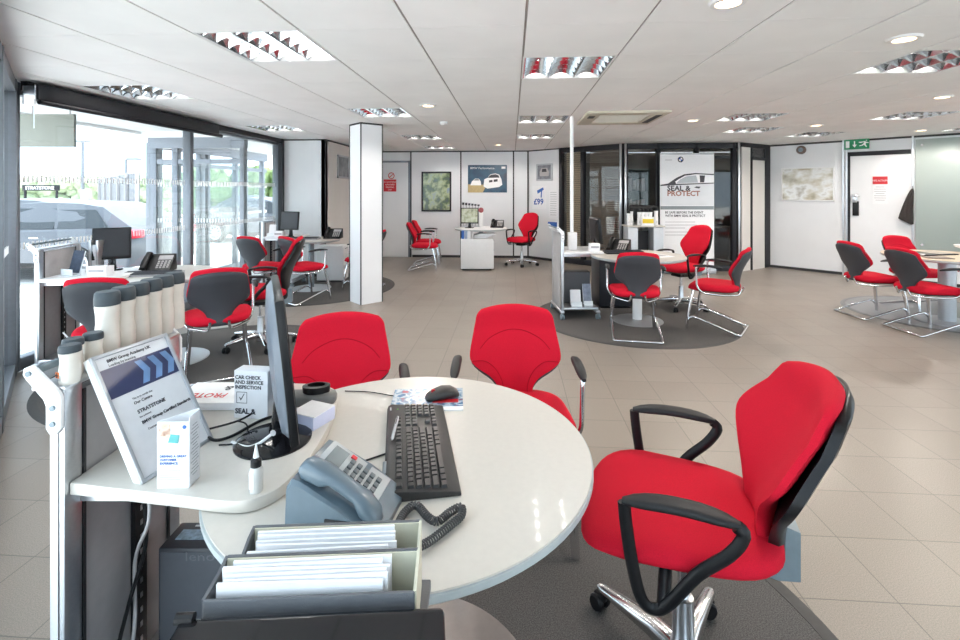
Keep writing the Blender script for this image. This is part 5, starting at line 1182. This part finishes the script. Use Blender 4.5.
# ================================================================== LETTER HOLDERS IN FRONT
HOLD = mat('holder_grey', (0.11, 0.115, 0.125), 0.5, noise=0.06, bump=0.3, bscale=500); HOLI = mat('holder_lining', (0.60, 0.58, 0.46), 0.6, noise=0.04)
def holder(label, X0, X1, D0, D1, zb, zf, zr, seed):
    """open letter holder between X0-X1, back wall at D1 rising to zr, low front wall at D0 rising to zf"""
    t = thing('letter_holder', label, 'letter holder', W((X0 + X1) / 2, (D0 + D1) / 2, zb), YAW + math.radians(3))
    w_ = X1 - X0; d_ = D1 - D0; hf, hr = zf - zb, zr - zb
    q = MB(); q.box((0, d_ / 2, hr / 2), (w_, 0.005, hr), bev=0.0015); q.build('back_wall', HOLD, t)
    q = MB(); q.box((0, d_ / 2 - 0.0035, hr / 2 + 0.003), (w_ * 0.985, 0.002, hr - 0.009)); q.build('lining', HOLI, t)
    q = MB(); q.box((0, -d_ / 2, hf / 2), (w_, 0.005, hf), bev=0.0015); q.build('front_wall', HOLD, t)
    q = MB(); q.box((0, 0, 0.003), (w_, d_, 0.006)); q.build('bottom', HOLD, t)
    for s_ in (-1, 1):
        q = MB(); q.rings([[(s_ * (w_ / 2) + e, -d_ / 2, 0), (s_ * (w_ / 2) + e, d_ / 2, 0), (s_ * (w_ / 2) + e, d_ / 2, hr), (s_ * (w_ / 2) + e, d_ / 2 * 0.3, hr * 0.96), (s_ * (w_ / 2) + e, -d_ / 2, hf)] for e in (-0.002, 0.002)]); q.build('side_wall', HOLI if s_ > 0 else HOLD, t)
    random.seed(seed)
    for k in range(6):
        g = d_ * (-0.30 + 0.10 * k); hh = hf + (hr - hf) * (0.10 + 0.15 * k); sx = random.uniform(-0.006, 0.006)
        o = MB(); o.box((0, 0, hh / 2), (w_ * 0.80, 0.0035, hh), m=Matrix.Translation((-0.012 + sx - 0.0 * k, g, 0.007)) @ Matrix.Rotation(random.uniform(-0.02, 0.02), 4, 'Y'))
        p = o.build('letter_bundle', PAPER, None); p.parent = None
        p.location = t.location; p.rotation_euler = t.rotation_euler
        tag(p, 'white letters filed in the letter holder ' + label.split('holder ')[1], 'letters', 'white letters filed in the two holders')
    return t
def letters_note(): pass
holder('dark grey letter holder nearest the camera', -0.328, -0.080, 0.572, 0.632, 0.8265, 0.938, 0.945, 1)
holder('dark grey letter holder touching the desk phone', -0.332, -0.088, 0.660, 0.716, 0.8265, 0.905, 0.925, 2)
# low cabinet that carries them
t = thing('low_cabinet', 'narrow dark cabinet under the letter holders', 'cabinet', W(-0.205, 0.50, 0), YAW)
q = MB(); q.box((0, 0, 0.426), (0.24, 0.46, 0.772), bev=0.004); q.build('carcass', HOLD, t)
q = MB(); q.box((0, 0, 0.819), (0.26, 0.47, 0.014), bev=0.002); q.build('top', HOLD, t)
q = MB(); q.box((0, 0, 0.02), (0.22, 0.42, 0.04)); q.build('plinth', BLACK, t)
# glossy black terminal in front
t = thing('desk_terminal', 'glossy black device with a row of dark keys at the bottom of the picture', 'device', W(-0.187, 0.467, 0.8265), YAW + math.radians(3))
q = MB(); q.rings([[(-0.165, -0.14, 0.0), (0.165, -0.14, 0.0), (0.165, -0.14, 0.065), (-0.165, -0.14, 0.065)], [(-0.150, 0.085, 0.0), (0.150, 0.085, 0.0), (0.150, 0.085, 0.106), (-0.150, 0.085, 0.106)], [(-0.148, 0.095, 0.0), (0.148, 0.095, 0.0), (0.148, 0.095, 0.100), (-0.148, 0.095, 0.100)]]); q.build('case', GLOSSBLK, t, bev=0.004)
q = MB()
for k in range(9): q.box((-0.10 + k * 0.026, 0.030, 0.0985), (0.020, 0.014, 0.004), m=None, bev=0.0015)
q.build('keys', mat('blue_black_keys', (0.04, 0.06, 0.14), 0.2, noise=0.05), t)
q = MB(); q.tube([(-0.155, 0.088, 0.106), (-0.135, 0.088, 0.106)], 0.006, 10); q.build('hinge', BLACK, t)
# ================================================================== PC and leads under the nearest worktop
def computer(label, X, D, z, w_, d_, h_, rz=0.0, txt=None, m_=None):
    t = thing('computer_tower', label, 'computer', W(X, D, z), YAW + rz)
    q = MB(); q.box((0, 0, h_ / 2), (w_, d_, h_), bev=0.004); q.build('case', m_ or mat('pc_black', (0.045, 0.048, 0.056), 0.45, noise=0.05), t)
    q = MB(); q.box((0, -d_ / 2 - 0.001, h_ / 2), (w_ * 0.96, 0.002, h_ * 0.94)); q.build('side_cover', mat('pc_side', (0.075, 0.08, 0.092), 0.4, noise=0.04), t)
    if txt: text(txt, 0.034, mat('faint_ink', (0.13, 0.135, 0.15), 0.5, noise=0.03), t, upright(-w_ * 0.30, -d_ / 2 - 0.0025, h_ * 0.90), sx=1.4)
    return t
t = computer('dark computer standing on its edge under the nearest worktop', -0.695, 1.365, 0.1275, 0.37, 0.105, 0.315, txt='lenovo')
q = MB(); q.box((-0.11, 0.0, 0.3158), (0.10, 0.04, 0.001)); q.build('sticker', mat('blue_sticker', (0.35, 0.5, 0.62), 0.5, noise=0.3, nscale=80), t)
q = MB(); q.box((-0.09, 0.036, 0.3158), (0.09, 0.006, 0.001)); q.build('slot', SIGNWHITE, t)
cable('grey lead hanging from the worktop beside the black slotted rail', [Pz(150, 501, .72), Pz(148, 525, .64), W(-0.905, 1.26, 0.45), W(-0.90, 1.25, 0.28), W(-0.91, 1.22, 0.135)], 0.0045, GREYP)
cable('thick black lead hanging in front of the slotted rail', [W(-0.90, 1.24, 0.715), W(-0.86, 1.23, 0.62), W(-0.865, 1.24, 0.50), W(-0.905, 1.24, 0.36), W(-0.925, 1.22, 0.22), W(-0.89, 1.21, 0.14)], 0.0050, BLACK)
cable('black lead hanging down in front of the dark computer', [W(-0.63, 1.20, 0.718), W(-0.655, 1.24, 0.60), W(-0.65, 1.26, 0.45), W(-0.615, 1.26, 0.30), W(-0.60, 1.25, 0.135)], 0.0035, BLACK)
cable('turquoise network lead low beside the dark computer', [W(-0.895, 1.20, 0.29), W(-0.86, 1.15, 0.24), W(-0.845, 1.14, 0.19), W(-0.85, 1.12, 0.135)], 0.0035, mat('turquoise', (0.02, 0.40, 0.50), 0.4, noise=0.03))
t = thing('power_strip', 'white power strip on the lower shelf of the nearest trolley', 'power strip', W(-0.86, 1.18, 0.1275), YAW + 0.3)
q = MB(); q.box((0, 0, 0.018), (0.055, 0.12, 0.036), bev=0.006); q.build('body', GREYP, t)
q = MB(); q.box((0, 0.02, 0.048), (0.035, 0.035, 0.024), bev=0.004); q.build('plug', BLACK, t)
q = MB(); q.box((0.0, -0.035, 0.038), (0.015, 0.02, 0.006), bev=0.002); q.build('switch', REDINK, t)

# ================================================================== LEFT WINDOW TABLE
def phone(label, X, D, z, rz, m_=BLACK):
    t = thing('desk_phone', label, 'phone', W(X, D, z), YAW + rz)
    q = MB(); q.rings([[(-0.12, -0.09, 0), (0.12, -0.09, 0), (0.12, -0.09, 0.02), (-0.12, -0.09, 0.02)], [(-0.12, 0.07, 0), (0.12, 0.07, 0), (0.12, 0.07, 0.14), (-0.12, 0.07, 0.14)], [(-0.12, 0.10, 0), (0.12, 0.10, 0), (0.12, 0.09, 0.14), (-0.12, 0.09, 0.14)]]); q.build('body', m_, t, bev=0.004)
    T = Matrix.Translation((0, -0.09, 0.02)) @ Matrix.Rotation(math.atan2(0.12, 0.16), 4, 'X')
    q = MB(); q.box((0.055, 0.150, 0.003), (0.11, 0.05, 0.004), m=T); q.build('display', GREYP, t)
    q = MB()
    for i in range(4):
        for j in range(4): q.box((0.015 + i * 0.027, 0.03 + j * 0.024, 0.004), (0.016, 0.014, 0.005), m=T)
    q.build('keys', GREYP, t)
    q = MB(); q.rings([[(-0.08 + x, y_, 0.012 + hz + z) for x, z in superell(0.024, hh, 12, 3)] for y_, hz, hh in ((-0.01, 0.0, 0.010), (0.0, 0.008, 0.02), (0.04, 0.012, 0.018), (0.06, 0.022, 0.012), (0.13, 0.022, 0.012), (0.15, 0.012, 0.018), (0.19, 0.008, 0.02), (0.20, 0.0, 0.010))], m=T); q.build('handset', m_, t)
    return t
def keyb(label, X, D, z, rz, m_=GREYINK):
    t = thing('keyboard', label, 'keyboard', W(X, D, z), YAW + rz)
    q = MB(); q.rings([[(-0.22, -0.075, 0), (0.22, -0.075, 0), (0.22, -0.075, 0.012), (-0.22, -0.075, 0.012)], [(-0.22, 0.075, 0), (0.22, 0.075, 0), (0.22, 0.075, 0.026), (-0.22, 0.075, 0.026)]]); q.build('case', m_, t)
    q = MB()
    for i in range(20):
        for j in range(5): q.box((-0.20 + i * 0.021, -0.050 + j * 0.025, 0.020 + j * 0.0023), (0.017, 0.019, 0.006))
    q.build('keys', SHELL, t)
    return t
def carton(name, label, cat, X, D, z, w_, d_, h_, rz=0.0, m_=PAPER, stripe=None):
    t = thing(name, label, cat, W(X, D, z), YAW + rz)
    q = MB(); q.box((0, 0, h_ / 2), (w_, d_, h_), bev=0.001); q.build('carton', m_, t)
    q = MB(); q.box((0, -d_ / 2 - 0.0006, h_ * 0.55), (w_ * 0.8, 0.001, h_ * 0.25)); q.build('printed_panel', stripe or GREYINK, t)
    return t
def leaflet_stand(label, X, D, z, w_=0.10, h_=0.18, rz=0.0, m_=ACRYL, pic=BLUEINK):
    t = thing('leaflet_stand', label, 'leaflet stand', W(X, D, z), YAW + rz)
    T = Matrix.Rotation(-0.25, 4, 'X')
    q = MB(); q.box((0, 0.03, h_ / 2 + 0.012), (w_, 0.004, h_), m=T); q.box((0, 0.0, 0.004), (w_, 0.09, 0.006)); q.box((0, -0.02, 0.03), (w_, 0.003, 0.05)); q.build('acrylic_body', m_, t)
    q = MB(); q.box((0, 0.024, h_ / 2 + 0.02), (w_ * 0.9, 0.004, h_ * 0.94), m=T); q.build('leaflet', pic, t)
    return t
DARKLEAF = mat('dark_leaflet', (0.05, 0.07, 0.11), 0.4, noise=0.4, nscale=30)
leaflet_stand('dark leaflets in a clear stand in the left glass corner trolley', -3.25, 3.80, 0.749, 0.13, 0.19, -0.3, pic=DARKLEAF)
t = thing('card_holder', 'tall grey holder standing left of the tilted monitor', 'holder', W(-3.22, 4.03, 0.749), YAW)
q = MB(); q.box((-0.03, 0, 0.13), (0.018, 0.07, 0.26), bev=0.002); q.box((0.03, 0, 0.13), (0.018, 0.07, 0.26), bev=0.002); q.box((0, 0, 0.006), (0.11, 0.09, 0.012)); q.build('uprights', ALU, t)
q = MB(); q.box((0, 0, 0.12), (0.04, 0.04, 0.20)); q.build('cards', PAPER, t)
carton('card_box', 'small white box on the left trolley shelf below the tilted monitor', 'box', -3.02, 3.82, 0.749, 0.15, 0.09, 0.075)
monitor('dark tilted monitor on the left trolley shelf in front of the parked car', -3.13, 4.08, 0.749, (0.55, -0.84), 0.27, 0.27, 0.09, tilt=-0.15, base_r=0.08, off=(0, 0))
phone('black desk phone on the left window table', -2.82, 4.20, TZ, 0.25)
keyb('grey keyboard on the left window table in front of the phone', -2.72, 3.98, TZ, 0.15)
cable('tangled white leads below the left trolley shelf', [W(-3.30, 3.80, 0.30), W(-3.18, 3.78, 0.20), W(-3.25, 3.85, 0.28), W(-3.12, 3.80, 0.15), W(-3.22, 3.76, 0.24), W(-3.05, 3.82, 0.18), W(-3.15, 3.85, 0.14)], 0.006, SIGNWHITE)

# ================================================================== ALCOVE TABLE
monitor('dark monitor at the small table before the white alcove', -2.80, 7.05, 0.749, (-0.30, -0.95), 0.31, 0.27, 0.10, tilt=-0.1, base_r=0.07)
leaflet_stand('white leaflet stand left of the alcove monitor', -3.07, 7.05, 0.749, 0.10, 0.17, pic=PAPER)
carton('card_box', 'small white box beside the alcove monitor', 'box', -2.92, 6.98, 0.749, 0.13, 0.08, 0.09)
keyb('grey keyboard on the alcove table', -2.55, 6.95, TZ, 0.0)
phone('low dark phone at the right end of the alcove table', -2.17, 7.1, TZ, 0.0)
def drawers(label, X, D, w_, d_, h_, n=3, m_=WHITE, rz=0.0):
    t = thing('drawer_pedestal', label, 'drawer unit', W(X, D), YAW + rz)
    q = MB(); q.box((0, 0, h_ / 2 + 0.015), (w_, d_, h_ - 0.03), bev=0.003); q.build('carcass', m_, t)
    q = MB(); q.box((0, 0, 0.008), (w_ * 0.9, d_ * 0.9, 0.016)); q.build('plinth', BLACK, t)
    for k in range(n):
        hh = (h_ - 0.05) / n
        q = MB(); q.box((w_ / 2 + 0.006, 0, 0.03 + hh * (k + 0.5)), (0.012, d_ * 0.97, hh - 0.006), bev=0.002); dr_ = q.build('drawer', m_, t)
        q = MB(); q.box((w_ / 2 + 0.016, 0, 0.03 + hh * (k + 0.85)), (0.010, d_ * 0.4, 0.012)); q.build('handle', GREYFR, dr_)
    return t
drawers('white drawer unit between the alcove table and the column', -2.34, 7.62, 0.40, 0.30, 0.56)
# ================================================================== BACK WALL DESK
drawers('wide white drawer unit below the back wall desk', -0.055, 8.82, 0.58, 0.50, 0.56)
SCRL = ramp_mat('lit_screen', [(0.20, 0.22, 0.14), (0.45, 0.47, 0.32), (0.60, 0.60, 0.50)], 14, 0.2)
monitor('monitor showing a greenish screen on the back wall desk', -0.20, 9.12, TZ, (-0.10, -1.0), 0.34, 0.30, 0.08, tilt=-0.08, base_r=0.09, scr=SCRL)
phone('black desk phone on the back wall desk', 0.33, 9.20, TZ, -0.2)
t = thing('display_stand', 'white stand with a round red badge on the back wall desk', 'stand', W(0.02, 9.30, TZ), YAW)
q = MB(); q.box((0, 0, 0.14), (0.07, 0.05, 0.28), bev=0.004); q.build('body', SIGNWHITE, t)
q = MB(); q.lathe([(0, 0), (0.05, 0), (0.05, 0.02), (0, 0.02)], seg=24, m=Matrix.Translation((0, -0.01, 0.33)) @ Matrix.Rotation(PI / 2, 4, 'X')); q.build('red_badge', mat('dull_red', (0.35, 0.08, 0.09), 0.5, noise=0.2), t)
t = thing('stamp_rack', 'row of black topped stamps on a rack behind the greenish screen', 'stamp rack', W(-0.18, 9.42, TZ), YAW)
q = MB(); q.box((0, 0, 0.01), (0.36, 0.06, 0.02)); q.build('rack_base', SILVERP, t)
for k in range(6): q = MB(); q.tube([(-0.15 + 0.06 * k, 0, 0.02), (-0.15 + 0.06 * k, 0, 0.43)], 0.004, 6); q.box((-0.15 + 0.06 * k, 0, 0.45 - 0.006 * k), (0.045, 0.02, 0.05 - 0.004 * k)); q.build('stamp', INK, t)
t = thing('magazine_pile', 'loose pile of white papers on the wide white drawer unit', 'papers', W(0.02, 8.80, 0.56), YAW)
for k in range(3): q = MB(); q.box((0.06 * k - 0.03, 0, 0.02 + 0.028 * k), (0.32, 0.24, 0.022), m=Matrix.Rotation(0.12 * (k - 1), 4, 'Z'), bev=0.002); q.build('paper_sheaf', PAPER, t)
for k in range(4):
    t = thing('ring_binder', ['dark blue binder farthest left on the wide drawer unit', 'pale blue binder second from left on the wide drawer unit', 'white binder third from left on the wide drawer unit', 'grey binder next to the papers on the wide drawer unit'][k], 'binder', W(-0.31 + 0.055 * k, 8.72, 0.56), YAW)
    q = MB(); q.box((0, 0, 0.07), (0.045, 0.22, 0.14), bev=0.002); q.build('cover', (BLUEINK, mat('pale_blue', (0.35, 0.45, 0.6), 0.5), PAPER, GREYP)[k], t)
# ================================================================== MIDDLE UNIT AND TABLE
t = thing('power_pole', 'thin white pole from the ceiling down to the middle trolley', 'pole', W(1.055, 5.52, 0.749), YAW)
q = MB(); q.box((0, 0, (CEIL - 0.749) / 2), (0.035, 0.035, CEIL - 0.749), bev=0.004); q.build('pole', SIGNWHITE, t)
q = MB(); q.box((0.0, -0.035, 0.10), (0.10, 0.05, 0.20), bev=0.006); q.build('socket_box', SIGNWHITE, t)
monitor('black monitor turned away on the middle trolley', 1.38, 5.66, 0.749, (0.99, 0.10), 0.36, 0.30, 0.06, tilt=-0.1, base_r=0.08, back_m=BLACK)
carton('card_box', 'small white box at the end of the middle trolley shelf', 'box', 1.28, 5.38, 0.749, 0.11, 0.08, 0.085)
leaflet_stand('white leaflets in a clear stand on the lower shelf of the middle trolley', 1.08, 5.38, 0.1275, 0.12, 0.17, pic=PAPER)
leaflet_stand('grey leaflets in a tall clear stand on the lower shelf of the middle trolley', 1.22, 5.42, 0.1275, 0.10, 0.23, pic=mat('grey_leaflet', (0.22, 0.26, 0.34), 0.5, noise=0.3, nscale=20))
computer('black computer on the lower shelf of the middle trolley', 1.12, 5.62, 0.1275, 0.30, 0.16, 0.36)
drawers('black drawer unit beneath the middle round table', 1.64, 6.00, 0.40, 0.42, 0.60, 3, mat('drawer_black', (0.02, 0.022, 0.028), 0.4, noise=0.05))
keyb('dark keyboard on the middle round table', 1.62, 5.40, TZ, 0.1, BLACK)
phone('dark desk phone on the middle round table', 1.60, 5.55, TZ, -0.6)
t = thing('paper_sheet', 'white sheet with print on the middle round table', 'paper', W(1.92, 5.20, TZ), YAW + 0.4)
q = MB(); q.box((0, 0, 0.001), (0.21, 0.297, 0.002)); q.build('sheet', PAPER, t); q = MB(); q.box((0, 0.02, 0.0025), (0.15, 0.20, 0.0006)); q.build('print', GREYINK, t)
# product stand beside the banner
Dp = 8.02; Xp = (643 - 480) / 480 * Dp; wp = 37 / 480 * Dp
t = thing('product_stand', 'silver stand with a pale top carrying car care bottles beside the banner', 'stand', W(Xp, Dp), YAW)
q = MB(); q.box((0, 0, wz(225, Dp) - 0.012), (wp + 0.0, 0.34, 0.024), bev=0.004); q.build('top', CREAM, t)
for sx in (-1, 1): q = MB(); q.box((sx * (wp / 2 - 0.10), 0, (wz(225, Dp) - 0.03) / 2), (0.16, 0.28, wz(225, Dp) - 0.03), bev=0.004); q.build('side_column', SILVERP, t)
q = MB(); q.box((0, 0.12, 0.4), (wp - 0.1, 0.02, 0.7)); q.build('back_panel', DKFRAME, t)
PZt = wz(225, Dp)
bk = bottle_mesh(0.27, 0.032, nm='spray_bottle', cap=BLACK, body=SIGNWHITE); freeze(bk)
sp = [(-0.27, 0.0, 0.9), (-0.20, 0.05, 1.05), (-0.08, -0.02, 1.0), (-0.01, -0.02, 1.0), (0.06, -0.02, 1.0), (0.13, -0.02, 1.0), (0.24, 0.0, 1.1)]
lbs = ['white black-capped bottle at the far left of the silver product stand', 'slightly taller white bottle second from left on the product stand', 'white bottle directly left of the yellow label pack', 'white bottle behind the left half of the yellow label pack', 'white bottle behind the right half of the yellow label pack', 'white bottle directly right of the yellow label pack', 'tallest white bottle at the right end of the product stand']
for k, (dx, dy, sc) in enumerate(sp):
    p = W(Xp + dx * 0.9, Dp + dy, PZt)
    if k == 0: c = bk; c.location = p; c['label'] = lbs[0]; c['group'] = 'car care bottles on the product stand'
    else: c = dup(bk, p, YAW, lbs[k], 'car care bottles on the product stand')
    c.scale = (sc, sc, sc)
t = thing('product_pack', 'white pack with a yellow label among the car care bottles', 'pack', W(Xp + 0.03, Dp - 0.12, PZt), YAW)
q = MB(); q.box((0, 0, 0.07), (0.20, 0.08, 0.14), bev=0.003); q.build('carton', SIGNWHITE, t); q = MB(); q.box((0, -0.041, 0.075), (0.18, 0.002, 0.07)); q.build('yellow_label', mat('yellow', (0.75, 0.55, 0.02), 0.5, noise=0.05), t)
t = thing('umbrella_case', 'black zipped case lying on top of the car care bottles', 'case', W(Xp + 0.02, Dp + 0.08, PZt), YAW)
q = MB(); q.box((0, 0, 0.20), (0.46, 0.10, 0.26), m=Matrix.Rotation(0.0, 4, 'Y') , bev=0.03); q.build('body', BLACK, t)
# ================================================================== RIGHT EDGE TABLE
t = thing('folder', 'dark folder lying open on the wooden table at the right edge', 'folder', W(4.98, 5.35, TZ), YAW + 0.2)
q = MB(); q.box((0, 0, 0.006), (0.46, 0.30, 0.012), bev=0.002); q.build('cover', BLACK, t); q = MB(); q.box((0.10, 0, 0.014), (0.20, 0.27, 0.005)); q.build('pages', mat('dull_pages', (0.45, 0.40, 0.34), 0.6, noise=0.1), t)
t = thing('brochure', 'brown brochure near the left rim of the wooden table', 'brochure', W(4.78, 5.02, TZ), YAW - 0.3)
q = MB(); q.box((0, 0, 0.004), (0.22, 0.16, 0.008)); q.build('cover', mat('brown_cover', (0.16, 0.12, 0.10), 0.5, noise=0.3), t)
t = thing('serving_bowl', 'shallow white dish standing on the wooden table at the right edge', 'dish', W(5.42, 5.30, TZ), YAW)
q = MB(); q.lathe([(0, 0), (0.06, 0), (0.055, 0.05), (0.13, 0.075), (0.14, 0.10), (0.128, 0.10), (0.0, 0.07)], seg=36); q.build('dish', SIGNWHITE, t)
for o in COL.objects:
    if o.parent is None and o.type in ('MESH', 'EMPTY') and 'label' not in o.keys() and o.get('kind') != 'structure': print('NOLABEL', o.name)
